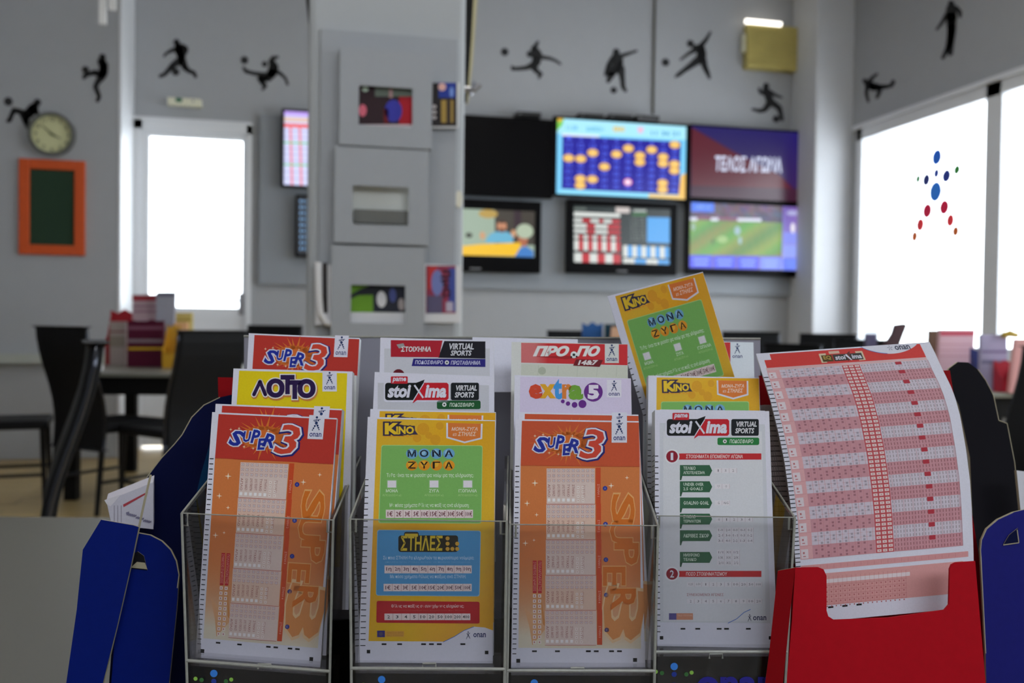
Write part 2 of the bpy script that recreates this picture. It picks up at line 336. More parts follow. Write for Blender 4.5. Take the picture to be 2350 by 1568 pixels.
# ---- yellow, green and blue slip
Q_KI = [(844, 957), (1137, 965), (1131, 1523), (822, 1521)]
def g_kino():
    g = G(); paper(g, Q_KI)
    Y = (236, 186, 40)
    g.grid([(866, 962), (1136, 967), (1132, 1474), (846, 1472)], 6, 12, lambda u, v: (238-4*math.sin(u*9), 182+8*math.sin(v*7+u*5), 40+14*math.sin(u*6+v*4)), 1)
    for x, y, r in ((972, 985, 14), (958, 1006, 10), (1000, 1010, 12), (1010, 978, 9), (985, 1000, 8)): g.circ(x, y, r, (232, 168, 40), 2)
    g.tx('K', 886, 973, 912, 996, (245, 205, 50), 5, bold=.055, out=((.15, (60, 50, 80), 0, 0),)); g.tx('INO', 911, 980, 950, 996, (245, 205, 50), 5, bold=.045, out=((.15, (60, 50, 80), 0, 0),))
    g.poly([(880, 972), (890, 976), (890, 994), (880, 998), (960, 998), (953, 988), (953, 978), (930, 977), (905, 972)], (60, 50, 80), 3)
    for k in range(7): g.circ(886+k*10, 1002, 4, (240, 170, 50), 3, ry=2)
    g.poly([(1025, 971), (1108, 973), (1107, 1008), (1067, 1018), (1025, 1006)], WHITE, 2); g.poly([(1029, 971), (1104, 973), (1103, 1005), (1067, 1014), (1029, 1003)], (233, 130, 58), 3)
    g.tx('ΜΟΝΑ-ΖΥΓΑ', 1037, 981, 1096, 989, (250, 225, 205), 4, bold=.02, shear=.25); g.tx('και', 1040, 995, 1049, 1001, (250, 225, 205), 4, shear=.25); g.tx('ΣΤΗΛΕΣ', 1052, 992, 1093, 1001, (250, 225, 205), 4, bold=.02, shear=.25)
    GR = (134, 194, 104)
    g.rr(875.5, 1022, 1108, 1202, 5, (180, 220, 140), 2, sk=(-7, -3), sy=1); g.rr(877, 1023.5, 1106.5, 1200, 5, GR, 3, sk=(-6, -2.5), sy=1)
    for i, (a, b) in enumerate(zip('ΜΟΝΑ', 'ΖΥΓΑ')):
        x = 946+i*28.3
        g.circ(x, 1042, 13.5, (120, 178, 222), 4, ry=12); g.circ(x-3, 1039, 6, (160, 205, 235), 5); g.circ(x, 1069, 13.5, (240, 160, 40), 4, ry=12); g.circ(x-2, 1066, 7, (247, 190, 60), 5)
        g.tx(a, x-9, 1034, x+9, 1049, (30, 32, 50), 6, bold=.02); g.tx(b, x-8, 1061, x+8, 1076, (40, 30, 25), 6, bold=.02)
    T = (225, 240, 215)
    g.tx('Τι θα είναι τα περισσότερα νούμερα της κλήρωσης;', 888, 1087, 1087, 1098, T, 4, bold=.02, res=1)
    for x, t, w in ((900, 'ΜΟΝΑ', 27), (997, 'ΖΥΓΑ', 22), (1074, 'ΙΣΟΠΑΛΙΑ', 41)):
        g.quad(x-12, 1102, x+12, 1122, (150, 200, 130), 4); g.quad(x-10, 1104, x+10, 1120, (242, 236, 245), 5); g.tx(t, x-w/2, 1124, x+w/2, 1131, T, 4, bold=.03, res=1)
        g.tx('ΑΠΟΔΟΣΗ x2', x-22, 1135, x+22, 1140, (190, 225, 150), 4, res=1)
    g.tx('Με πόσα χρήματα θέλεις να παίξεις ανά κλήρωση;', 895, 1156, 1077, 1167, T, 4, bold=.02, res=1)
    def strip(x0, x1, y0, y1, labs, c):
        g.quad(x0, y0, x1, y1, (244, 226, 226), 4); w = (x1-x0)/len(labs)
        for i, t in enumerate(labs):
            if i: g.quad(x0+i*w-.5, y0, x0+i*w+.3, y1, (190, 130, 130), 5)
            hw = min(w*.38, 2.9*len(t)) if t != '1' else 1.5; g.tx(t, x0+(i+.5)*w-hw, y0+4, x0+(i+.5)*w+hw, y1-4, c, 5, bold=.015, res=1)
    E_ = ['1€', '2€', '3€', '5€', '10€', '15€', '20€', '30€', '50€', '100€']
    strip(886, 1086, 1171, 1190, E_, (110, 40, 50))
    g.rr(866, 1217, 1104, 1368, 5, (150, 195, 225), 2, sk=(-3, -3), sy=2); g.rr(867.5, 1218.5, 1102.5, 1366.5, 5, (84, 158, 214), 3, sk=(-3, -3), sy=2)
    g.rr(915, 1230, 1052, 1268, 6, (40, 36, 24), 4); g.rr(928, 1222, 962, 1240, 5, (40, 36, 24), 4)
    g.tx('ΣΤΗΛΕΣ', 921, 1232, 1016, 1264, (226, 196, 48), 6, bold=.025, shear=.05); g.quad(930, 1226, 960, 1233, (226, 196, 48), 6)
    for x, y in ((1028,1237),(1028,1249),(1028,1261),(1039,1261),(1050,1261),(1050,1249)): g.circ(x, y, 4.6, (220, 170, 60), 6)
    TB = (205, 226, 245)
    g.tx('Σε ποια ΣΤΗΛΗ θα κληρωθούν τα περισσότερα νούμερα;', 880, 1277, 1088, 1287, TB, 4, bold=.01, res=1); g.tx('επιλέξτε όσες στήλες θέλετε να παίξετε ταυτόχρονα', 884, 1289, 1080, 1294, (130, 185, 225), 4, res=1)
    strip(883, 1083, 1299, 1317, ['1η', '2η', '3η', '4η', '5η', '6η', '7η', '8η', '9η', '10η'], (90, 40, 60))
    g.tx('Με πόσα χρήματα θέλεις να παίξεις ανά ΣΤΗΛΗ;', 896, 1320, 1070, 1330, TB, 4, bold=.01, res=1)
    strip(881, 1083, 1341, 1358, E_, (90, 40, 60))
    g.rr(865, 1380, 1101, 1430, 4, (196, 32, 42), 3, sk=(-1, 0), sy=2)
    g.tx('Θέλεις να παίξεις σε συνεχόμενες κληρώσεις;', 899, 1388, 1065, 1397, (240, 210, 210), 4, bold=.02, res=1); g.tx('σημειώστε τον αριθμό των κληρώσεων που θέλετε', 895, 1400, 1068, 1404, (214, 90, 90), 4, res=1)
    strip(883, 1080, 1409, 1424, ['2', '3', '4', '5', '10', '20', '50', '100', '200', '400'], (60, 50, 60))
    g.quad(866, 1448, 884, 1463, (60, 50, 130), 3); g.circ(875, 1455.5, 4.5, (90, 80, 110), 4); g.quad(885, 1449, 928, 1462, (226, 168, 70), 3); g.tx('ΑΡΜΟΔΙΑ ΑΡΧΗ', 888, 1451, 926, 1455, (190, 130, 60), 4, res=1); g.tx('ΠΑΙΞΕ ΥΠΕΥΘΥΝΑ', 888, 1457, 926, 1461, (190, 130, 60), 4, res=1)
    swoosh(g, 1133, 1474)
    for x in (882, 918, 973, 991, 1009, 1063): g.quad(x-5.5, 1477, x+5.5, 1481, BLK, 2)
    g.quad(842, 1492, 850, 1500, BLK, 2); g.quad(1113, 1494, 1121, 1502, BLK, 2)
    ticks(g, 834, 1102, 827, 1482, 29, w=12)
    return g

# ---- white slip with the black and red logo
Q_ST = [(1503, 941), (1765, 944), (1784, 1488), (1503, 1483)]
def stox(g, x0, y0, sc, L=3):
    def X(a): return x0+a*sc
    def Y_(a): return y0+a*sc
    g.rr(X(-3), Y_(12), X(146), Y_(57), 6*sc, WHITE, L)
    g.rr(X(0), Y_(15), X(95), Y_(53), 6*sc, (22, 26, 28), L+1)
    g.poly([(X(70), Y_(15)), (X(89), Y_(8)), (X(86), Y_(16)), (X(70), Y_(40)), (X(60), Y_(30))], (22, 26, 28), L+1)
    g.poly([(X(88), Y_(15)), (X(139), Y_(15)), (X(143), Y_(19)), (X(143), Y_(49)), (X(139), Y_(53)), (X(72), Y_(53)), (X(62), Y_(60)), (X(66), Y_(50)), (X(74), Y_(36))], (206, 28, 44), L+2)
    g.rr(X(13), Y_(1), X(51), Y_(17), 2*sc, (206, 40, 54), L+2); g.tx('pame', X(17), Y_(4), X(47), Y_(14.5), WHITE, L+3, bold=.03, shear=.2)
    g.tx('stoi', X(7), Y_(21), X(57), Y_(46), WHITE, L+3, bold=.045, shear=.2)
    g.line(X(66), Y_(20), X(86), Y_(48), 4*sc, WHITE, L+3); g.line(X(87), Y_(16), X(64), Y_(53), 2*sc, WHITE, L+3)
    g.tx('ima', X(91), Y_(21), X(136), Y_(46), WHITE, L+3, bold=.045, shear=.2)
    g.rr(X(148), Y_(15), X(211), Y_(53), 4*sc, (22, 26, 32), L+1)
    g.tx('VIRTUAL', X(160), Y_(21), X(206), Y_(32), (230, 230, 235), L+2, bold=.03, shear=.2); g.tx('SPORTS', X(157), Y_(36), X(200), Y_(47), (230, 230, 235), L+2, bold=.03, shear=.2)
def soccer(g, x, y, r, L):
    g.circ(x, y, r, (235, 235, 235), L, n=12); g.circ(x, y, r*.45, (30, 50, 40), L+1, n=5)
def g_stoix():
    g = G(); paper(g, Q_ST)
    g.poly([(1514, 968), (1755, 972), (1768, 1430), (1514, 1428)], (216, 218, 226), 1)
    g.poly([(1522, 990), (1748, 990), (1757, 1425), (1522, 1425)], (226, 227, 233), 2)
    g.poly([(1514, 940), (1755, 943), (1755, 974), (1514, 971)], WHITE, 2)
    stox(g, 1530, 947, 1.0)
    g.rr(1646, 1004, 1742, 1021, 4, (40, 132, 66), 3); soccer(g, 1663, 1012.5, 4.5, 4); g.tx('ΠΟΔΟΣΦΑΙΡΟ', 1674, 1008, 1728, 1017, (225, 240, 225), 4, bold=.02, shear=.2)
    def head(y, n, t):
        g.circ(1542, y, 17, (240, 240, 244), 4); g.circ(1542, y, 13.5, (150, 28, 48), 5); g.tx(n, 1539.5 if n == '1' else 1537.5, y-8, 1544 if n == '1' else 1546, y+8, WHITE, 6, bold=.015)
        g.quad(1557, y-7, 1747, y+7, (206, 44, 50), 3); g.tx(t, 1574, y-4, 1704 if n == '1' else 1668, y+4, (250, 225, 225), 4, bold=.02, shear=.1)
    head(1047, '1', 'ΣΤΟΙΧΗΜΑΤΑ ΕΠΟΜΕΝΟΥ ΑΓΩΝΑ'); head(1316, '2', 'ΠΟΣΟ ΣΤΟΙΧΗΜΑΤΙΣΜΟΥ')
    GD = (56, 104, 74)
    for i, (y, t) in enumerate(((1079, ('ΤΕΛΙΚΟ', 'ΑΠΟΤΕΛΕΣΜΑ')), (1116, ('UNDER OVER', '2.5 GOALS')), (1153, ('GOAL/NO GOAL',)), (1190, ('ΣΥΝΟΛΟ', 'ΤΕΡΜΑΤΩΝ')), (1228, ('ΑΚΡΙΒΕΣ ΣΚΟΡ',)), (1278, ('ΗΜΙΧΡΟΝΟ', 'ΤΕΛΙΚΟ')))):
        g.poly([(1560, y-12.5), (1628, y-12.5), (1634, y), (1628, y+12.5), (1560, y+12.5)], GD, 3); g.poly([(1560, y+12), (1566, y+12), (1563, y+22), (1560, y+22)], (50, 90, 66), 3)
        if len(t) == 1: g.tx(t[0], 1568, y-4, 1626, y+4, (215, 230, 215), 4, bold=.02, res=1)
        else: g.tx(t[0], 1568, y-9, 1568+4.6*len(t[0]), y-2, (215, 230, 215), 4, bold=.02, res=1); g.tx(t[1], 1568, y+1.5, 1568+4.9*len(t[1]), y+8, (215, 230, 215), 4, bold=.02, res=1)
    def cells(x, y, labs, w=17.3, h=11):
        for i, t in enumerate(labs):
            X = x+i*w; g.quad(X, y-h/2, X+w-1, y+h/2, (236, 232, 238), 3); g.quad(X+w-1, y-h/2, X+w-.4, y+h/2, (196, 170, 180), 4)
            hw = (.9 if t == '1' else 2.0) if len(t) == 1 else 5.2; g.tx(t, X+w/2-hw, y-2.8, X+w/2+hw, y+2.8, (110, 100, 112), 5, res=1)
    cells(1639, 1079, '1X2'); cells(1640, 1115, 'UO'); cells(1640, 1153, ['G', 'NG']); cells(1641, 1191, '01234')
    for r, row in enumerate((('1-0', '2-0', '0-0', '0-1', '0-2'), ('2-1', '3-0', '1-1', '0-3', '1-2'), ('3-1', '4-0', '2-2', '1-3', '0-4'))): cells(1645, 1215+r*12.3, row, 16.8)
    for r, row in enumerate((('1/1', 'X/1', '1/2'), ('1/X', 'X/X', '2/X'), ('2/1', 'X/2', '2/2'))): cells(1645, 1266+r*12.3, row, 17.5)
    cells(1576, 1340, ['0,25', '0,50', '1', '2', '3', '5', '10', '20', '50', '100'], 17.3); g.tx('ΣΥΝΕΧΟΜΕΝΟΙ ΑΓΩΝΕΣ', 1576, 1361, 1660, 1367, (170, 80, 90), 4, res=1); cells(1576, 1379, ['2', '3', '4', '5', '6', '7', '8', '9', '10', '20'], 17.3)
    g.quad(1535, 1407, 1552, 1422, (92, 84, 150), 3); g.quad(1552, 1407, 1590, 1422, (218, 150, 120), 3); g.tx('ΠΑΙΞΕ ΥΠΕΥΘΥΝΑ', 1555, 1410, 1588, 1414, (240, 200, 180), 4, res=1)
    pts = [(1670, 1430), (1690, 1420), (1707, 1405), (1722, 1398)]
    for i in range(3): g.line(*pts[i], *pts[i+1], 1.8, (110, 140, 215), 3)
    man(g, 1720, 1418, 15, L=3, dark=(60, 60, 90)); g.tx('onan', 1728, 1414, 1758, 1423, (60, 60, 100), 3, bold=.02)
    for x in (1567, 1601, 1650, 1667, 1717): g.quad(x-5.5, 1441, x+5.5, 1445, BLK, 2)
    g.quad(1514, 1460, 1522, 1468, BLK, 2); g.quad(1764, 1460, 1772, 1468, BLK, 2)
    ticks(g, 1499.5, 1046, 1504.5, 1450, 32, w=11)
    return g
# ---- header-only designs
def g_lotto():
    g = G(); paper(g, Q_LO); g.poly([(549, 851), (797, 857), (780, 1300), (515, 1300)], (240, 214, 26), 1)
    for c_, w_, dx, dy, l_ in (((214, 140, 70), 14, 1, 3, 4), ((245, 240, 235), 13, 0, 0, 5), ((48, 30, 78), 8, 0, 0, 6)):
        for a, b in (((583, 905), (597, 876)), ((597, 876), (609, 905))): g.line(a[0]+dx, a[1]+dy, b[0]+dx, b[1]+dy, w_, c_, l_); [g.circ(p[0]+dx, p[1]+dy, w_/2, c_, l_) for p in (a, b)]
    for ch, x0, y0, x1, y1 in ( ('Ο', 615, 872, 650, 909), ('Τ', 647, 864, 673, 901), ('Τ', 663, 876, 690, 912), ('Ο', 686, 873, 721, 910)):
        g.tx(ch, x0, y0, x1, y1, (48, 30, 78), 6, bold=.065, out=((.135, (214, 140, 70), 1.5, 3), (.115, (245, 240, 235), 0, 0)))
    opap_box(g, 740, 852, 773, 898); return g
def g_virt():
    g = G(); paper(g, Q_VI); g.poly([(882, 800), (1124, 800), (1124, 1200), (880, 1200)], (212, 212, 220), 1)
    g.poly([(897, 781), (1016, 782), (1008, 820), (897, 819)], (184, 34, 50), 2); g.poly([(1020, 783), (1114, 784), (1114, 823), (1006, 821)], (26, 24, 34), 2); g.quad(897, 776, 899, 777, WHITE, 1)
    g.poly([(910, 791), (926, 788), (930, 796), (916, 800)], (160, 160, 160), 3); g.tx('ΣΤΟΙΧΗΜΑ', 921, 796, 989, 807, (235, 235, 235), 4, bold=.03, shear=.1)
    g.tx('VIRTUAL', 1032, 789, 1087, 802, (225, 225, 232), 4, bold=.03, shear=.2); g.tx('SPORTS', 1035, 805, 1082, 816, (225, 225, 232), 4, bold=.03, shear=.2)
    g.poly([(949, 823), (1114, 824), (1114, 842), (945, 840)], (44, 38, 128), 3); g.tx('ΠΟΔΟΣΦΑΙΡΟ', 953, 827, 1017, 836, (215, 215, 240), 4, bold=.02, shear=.2); soccer(g, 1026, 832, 5, 4); g.tx('ΠΡΩΤΑΘΛΗΜΑ', 1035, 828, 1102, 837, (215, 215, 240), 4, bold=.02, shear=.2)
    g.circ(915, 861, 14, (110, 25, 40), 3)
    return g
def g_virt2():
    g = G(); paper(g, Q_V2); g.poly([(867, 878), (1122, 884), (1124, 1300), (867, 1300)], (208, 208, 216), 1); stox(g, 884, 863, 1.02)
    g.rr(1003, 918, 1103, 937, 4, (28, 92, 48), 3); soccer(g, 1020, 927, 5, 4); g.tx('ΠΟΔΟΣΦΑΙΡΟ', 1032, 923, 1088, 932, (220, 235, 220), 4, bold=.02, shear=.2)
    return g
def g_propo():
    g = G(); paper(g, Q_PR, (226, 226, 222))
    g.grid([(1196, 787), (1440, 791), (1440, 839), (1196, 833)], 8, 1, lambda u, v: ((214, 48, 54) if u > .15 else (220, 120, 120)), 1)
    g.poly([(1196, 836), (1440, 840), (1440, 1200), (1190, 1200)], (214, 216, 202), 1)
    for k in range(5): g.line(1236+k*45, 840, 1234+k*45, 866, 1, (196, 200, 184), 2)
    g.circ(1244, 852, 9, (186, 192, 172), 2)
    g.poly([(1226, 819), (1300, 825), (1330, 822), (1300, 817)], (176, 34, 40), 2)
    for t, a, b in (('ΠΡΟ', 1226, 1304), ('ΠΟ', 1324, 1375)): g.tx(t, a, 796, b, 817, (238, 236, 234), 4, bold=.065, shear=.35)
    soccer(g, 1317, 815, 8, 5); g.circ(1311, 820, 2, (30, 30, 30), 6); g.circ(1323, 819, 2, (30, 30, 30), 6)
    g.poly([(1322, 825), (1384, 827), (1376, 843), (1315, 840)], (120, 24, 34), 3); g.tx('14&7', 1327, 828, 1371, 838, (235, 225, 225), 5, bold=.045, shear=.25)
    opap_box(g, 1388, 789, 1420, 834, bgc=(222, 222, 220)); return g
def g_extra():
    g = G(); paper(g, Q_EX); g.poly([(1194, 865), (1448, 870), (1446, 1300), (1190, 1300)], (226, 214, 240), 1)
    for ch, x0, y0, x1, y1, c in (('e', 1217, 885, 1241, 912, (222, 76, 46)), ('x', 1245, 885, 1270, 911, (238, 176, 44)), ('t', 1273, 878, 1288, 913, (70, 160, 235)), ('r', 1293, 885, 1309, 912, (232, 136, 60)), ('a', 1309, 887, 1335, 914, (120, 172, 60))):
        g.tx(ch, x0, y0, x1, y1, c, 4, bold=.055)
    P = (108, 44, 140); g.circ(1362, 900, 21.5, P, 4, n=28); g.tx('5', 1352, 886, 1372, 914, (240, 230, 245), 5, bold=.06)
    for x, y, r in ((1292, 921, 4.4), (1304, 926, 5), (1319, 929, 6.6), (1337, 927, 9.2)): g.circ(x, y, r, P, 4)
    opap_box(g, 1393, 872, 1426, 912, bgc=(236, 232, 244)); return g
def g_red():
    g = G(); paper(g, Q_RE, (226, 234, 240)); g.poly([(1560, 786), (1676, 786), (1676, 862), (1560, 862)], (206, 50, 50), 1); opap_box(g, 1677, 787, 1707, 826, bgc=(226, 234, 240)); return g
Q_LO = [(536, 846), (809, 853), (800, 1400), (505, 1390)]
Q_VI = [(873, 775), (1133, 782), (1137, 1290), (860, 1285)]
Q_V2 = [(860, 854), (1134, 864), (1135, 1395), (835, 1385)]
Q_PR = [(1174, 785), (1440, 790), (1446, 1290), (1168, 1285)]
Q_EX = [(1181, 861), (1448, 869), (1458, 1400), (1172, 1395)]
Q_RE = [(1478, 781), (1729, 786), (1742, 1290), (1478, 1285)]

SLIPS = []
def slip(label, q, pl, draw, ref, thick=0.0006, name='betting_slip', cat='betting slip', m=None, sidetick=False, group=None):
    P3 = [pl.p(x, y) for x, y in q]; n = pl.nrm; mb = MB(); m = m or INK
    mb.hexa(P3, -n*thick, m, (226, 226, 230))
    bake(mb, draw, homog(ref), bil(P3), n, m)
    if sidetick:                              # timing marks carried down the left edge of the pile
        a, d = P3[0], P3[3]
        for k in range(34):
            t = .2+k*.0225; c = a.lerp(d, t); dn = (d-a).normalized()*.00022; lf = (a-P3[1]).normalized()*.00012
            mb.add([c-dn+lf, c+dn+lf, c+dn-n*thick+lf, c-dn-n*thick+lf], [(0, 1, 2, 3)], m, (60, 50, 50))
    o = mb.build(name, label=label, category=cat, group='betting slips in the acrylic holder'); SLIPS.append(o); return o
GS, GK, GT = g_super(), g_kino(), g_stoix()
GS2 = g_super(head=(212, 90, 54))
PF = [Pl(.640), Pl(.620), Pl(.625), Pl(.662)]
BACK = .032
def shift(q, dx, dy, g=0): return [(x+dx, y+dy) for x, y in q]
Q1 = [(487, 946), (773, 960), (735, 1532), (448, 1509)]
slip('orange slip with a big red 3, front pile in the leftmost pocket', Q1, PF[0], GS, Q_S3, .004, sidetick=True)
slip('orange slip peeking up behind the front one in the leftmost pocket', [(495, 927), (785, 939), (748, 1505), (461, 1485)], Pl(.640+.0065), GS, Q_S3, .010, sidetick=True)
slip('yellow slip with green and blue boxes, front of the second pocket', Q_KI, PF[1], GK, Q_KI, .003, sidetick=True)
slip('yellow slip peeking up behind the green and blue boxed one', [(850, 939), (1138, 946), (1133, 1505), (829, 1500)], Pl(.620+.0055), GK, Q_KI, .010, sidetick=True)
slip('orange slip with a big red 3, front of the third pocket', Q_S3, PF[2], GS2, Q_S3, .003, sidetick=True)
slip('orange slip peeking up behind the front one in the third pocket', [(1190, 946), (1465, 952), (1494, 1515), (1180, 1512)], Pl(.625+.0055), GS2, Q_S3, .010, sidetick=True)
slip('white slip with black and red logo and green arrow boxes, front right pocket', Q_ST, PF[3], GT, Q_ST, .014, sidetick=True)
slip('yellow slip with dark purple lettering in the middle row at left', Q_LO, Pl(.640+BACK), g_lotto(), Q_LO, .008)
slip('pale slip behind the yellow one with dark purple lettering, showing at its right edge', [(560, 857), (818, 862), (812, 1400), (530, 1392)], Pl(.640+BACK+.010), G().poly(Q_LO, (214, 216, 214), 0), Q_LO, .004)
slip('white slip with black and red logo and green tab, middle row', Q_V2, Pl(.620+BACK), g_virt2(), Q_V2, .010)
slip('lilac slip with rainbow lettering and purple disc, middle row', Q_EX, Pl(.625+BACK), g_extra(), Q_EX, .008)
slip('yellow slip standing behind the white front slip of the right pocket', [(1488, 862), (1742, 867), (1757, 1390), (1483, 1385)], Pl(.662+BACK), GK, Q_KI, .010)
slip('orange slip with a big red 3 in the back row at left', [(571, 765), (825, 776), (800, 1290), (545, 1280)], Pl(.640+2*BACK), GS, Q_S3, .008)
slip('white slip with red, black and blue header bars in the back row', Q_VI, Pl(.620+2*BACK), g_virt(), Q_VI, .010)
slip('pale slip with red header and small football in the back row', Q_PR, Pl(.625+2*BACK), g_propo(), Q_PR, .008)
slip('pale blue and red slip in the back row behind the tilted yellow one', Q_RE, Pl(.662+2*BACK+.012), g_red(), Q_RE, .006)
slip('tilted yellow slip sticking up above the rest at right', [(1394, 680), (1613, 624), (1778, 1170), (1560, 1232)], Pl(.662+1.5*BACK+.008), GK, Q_KI, .0005, m=THIN)
slip('blank white slip lying behind the back row near the middle', [(1084, 774), (1326, 779), (1326, 900), (1084, 900)], Pl(.640+2*BACK+.030), G().poly([(0, 0), (1, 0), (1, 1), (0, 1)], WHITE, 0), [(0, 0), (1, 0), (1, 1), (0, 1)], .001)

# ---------------------------------------------------------------- clear plastic leaflet holder
DESK = 0.745
hold = thing('leaflet_holder', 'clear acrylic leaflet holder with four columns of pockets on the desk', 'leaflet holder', Pl(.66).p(1130, 1750))
EDGE = mat('acrylic_edge', (168, 168, 160), .3, noise=.35, nscale=300)
BACKP = mat('frosted_plate', (146, 144, 156), .5, spec=.3)
DARKP = mat('shade_dark_plastic', (44, 38, 34), .25)  # dark colour stands in for the shade inside the holder
pockets = [([(417, 1178), (765, 1194), (757, 1545), (428, 1520)], .622), ([(803, 1192), (1163, 1197), (1158, 1540), (806, 1538)], .604), ([(1170, 1204), (1510, 1207), (1502, 1544), (1164, 1543)], .609), ([(1500, 1184), (1824, 1188), (1806, 1500), (1500, 1500)], .645)]
def toz(p, q, z):   # continue line p->q down to height z
    t = (z-q.z)/(q.z-p.z) if abs(q.z-p.z) > 1e-6 else 0
    return q + (q-p)*t
for i, (q, z0) in enumerate(pockets):
    pl = Pl(z0); P = [pl.p(x, y) for x, y in q]; th = Fh*.0022
    fp = MB().hexa(P, th, ACR).build('front_panel', hold)
    e = MB(); cm = lambda a, b, w, m=EDGE: None
    def rod(a, b, r):
        e.tube([a, b], r, EDGE, n=6)
    rod(P[0], P[1], .0004); rod(P[3]+UP*.001, P[2]+UP*.001, .001); rod(P[0], P[3], .0006); rod(P[1], P[2], .0006)
    for s in (0, 1):
        ft = P[s]; fb = P[3-s]; gb = toz(ft, fb, DESK+.001)
        bt = ft + Fh*.105 + UP*.026; bb = Vector((gb.x, gb.y, DESK+.001)) + Fh*.105
        inn = (P[1-s]-P[s]).normalized()*.0024
        MB().hexa([ft, bt, bb, gb], inn, SHADE_ACR).build('side_panel', hold)
        rod(ft, bt, .0007); rod(ft, gb, .0009)
        e.tube([ft+inn*1.6, ft+inn*1.6-UP*.008, ft-UP*.008], .0007, EDGE, n=6)
    e.build('polished_edge', hold, label='pale polished edges of the pocket')
    # floor of the pocket and the plate below it with the printed mark
    lo = [toz(P[0], P[3], DESK+.001), toz(P[1], P[2], DESK+.001)]
    MB().hexa([P[3], P[2], P[2]+Fh*.03, P[3]+Fh*.03], -UP*.002, ACR).build('pocket_floor', hold)
    MB().hexa([P[3]+Fh*.034-UP*.002, P[2]+Fh*.034-UP*.002, Vector((lo[1].x, lo[1].y, DESK+.001))+Fh*.034, Vector((lo[0].x, lo[0].y, DESK+.001))+Fh*.034], Fh*.003, DARKP).build('shade_plate', hold)  # dark sheet added for the shade under the pocket
    MB().hexa([P[3]-UP*.0005, P[2]-UP*.0005, lo[1], lo[0]], Fh*.0022, ACR).build('lower_panel', hold)
    # slotted tab
    cx = [607, 985, 1325, 1643][i]; yy = [1530, 1528, 1538, 1506][i]; t = MB()
    a, b, c, d = pl.p(cx-15, yy-5), pl.p(cx+15, yy-5), pl.p(cx+15, yy+6), pl.p(cx-15, yy+6)
    t.tube([d, a, b, c], .0006, EDGE, n=6); t.build('slot_tab', hold)
    # dotted figure and word printed on the lower panel
    g = G(); bx, by = [(491, 1546), (876, 1560), (1226, 1568), (1547, 1530)][i]
    for dx, dy, r, c in ((0, 0, 8.5, (60, 130, 220)), (0, 18, 6, (40, 60, 150)), (-42, 12, 4.6, (140, 190, 80)), (-28, 15, 5, (60, 110, 60)), (28, 18, 5, (60, 110, 60)), (40, 14, 4.6, (140, 190, 80)), (0, 48, 11, (44, 44, 140)), (-14, 80, 7, (200, 40, 100)), (14, 80, 7, (200, 40, 100)), (-22, 104, 6, (230, 80, 80)), (22, 104, 6, (230, 80, 80))):
        g.circ(bx+dx, by+dy, r, c, 1)
    g.tx('onan', bx+55, by+26, bx+230, by+70, (44, 40, 140), 1, bold=.03, res=4)
    mb = MB(); pn = pl.nrm
    for vs_, fs_, c_, L_ in g.ops: mb.add([pl.p(x, y)+pn*.0003 for x, y in vs_], fs_, INK, c_)
    mb.build('printed_mark', hold, label='coloured dot figure and blue word')
bpz = Pl(.766, 0, .10)
bq = [bpz.p(560, 772), bpz.p(1745, 778), bpz.p(1745, 1420), bpz.p(560, 1420)]
MB().hexa(bq, Fh*.003, BACKP).build('back_plate', hold, label='frosted grey back plate')
bt = MB(); bt.tube([bq[0], bq[1]], .0011, EDGE, n=6); bt.build('top_edge', hold)
bb2 = [Vector((p.x, p.y, DESK+.001)) for p in (bq[3], bq[2])]
MB().hexa([bb2[0]-Fh*.11, bb2[1]-Fh*.11, bb2[1], bb2[0]], UP*.003, DARKP).build('shade_base_plate', hold)
MB().hexa([bq[3], bq[2], bb2[1], bb2[0]], Fh*.003, DARKP).build('rear_shade_plate', hold)  # dark base and rear sheets added where the holder is shaded
# ---------------------------------------------------------------- cardboard stands, foreground
CARD = mat('card_cut_edge', (176, 166, 140), .8)
def plate(pts, pl, th, m, name='panel', parent=None, rim=None, **k):
    P = [pl.p(x, y) for x, y in pts]; mb = MB(); n = pl.nrm
    V = P + [p - n*th for p in P]; N = len(P)
    mb.add(V, [tuple(range(N)), tuple(reversed(range(N, 2*N)))], m); mb.add(V, [(i, (i+1) % N, (i+1) % N+N, i+N) for i in range(N)], CARD)
    if rim:
        w = .0007
        for a, b in zip(rim[:-1], rim[1:]):
            A, B = pl.p(*a)+n*.0002, pl.p(*b)+n*.0002; d = (B-A).normalized(); s = d.cross(n).normalized()*w/2
            mb.add([A+s, B+s, B-s, A-s], [(0, 1, 2, 3)], CARD)
    return mb.build(name, parent, **k)
BLUE = mat('blue_card', (2, 28, 118), .6, spec=.12, noise=.15, nscale=200); NAVY = mat('navy_card', (8, 16, 60), .6, spec=.1, noise=.2); TEAL = mat('teal_card', (10, 60, 100), .6, spec=.1)
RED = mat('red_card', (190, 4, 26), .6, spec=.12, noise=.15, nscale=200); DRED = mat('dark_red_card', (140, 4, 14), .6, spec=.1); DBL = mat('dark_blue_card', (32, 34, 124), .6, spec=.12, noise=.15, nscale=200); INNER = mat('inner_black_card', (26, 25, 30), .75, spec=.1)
bs = thing('leaflet_stand', 'blue cardboard slip stand with rounded flap, left end of the desk', 'leaflet stand', Pl(.64).p(290, 1750))
pB = Pl(.655, .05, .12); pA = Pl(.780, .55, .12)
arc = [(300, 1190), (310, 1150), (322, 1118), (345, 1085), (370, 1052), (400, 1020), (418, 998), (440, 958), (468, 930), (505, 912)]
plate(arc+[(560, 900), (560, 1800), (240, 1800), (262, 1400)], Pl(.700, 0, .12), .002, NAVY, 'back_panel', bs, rim=arc, label='tall dark blue curved back panel')
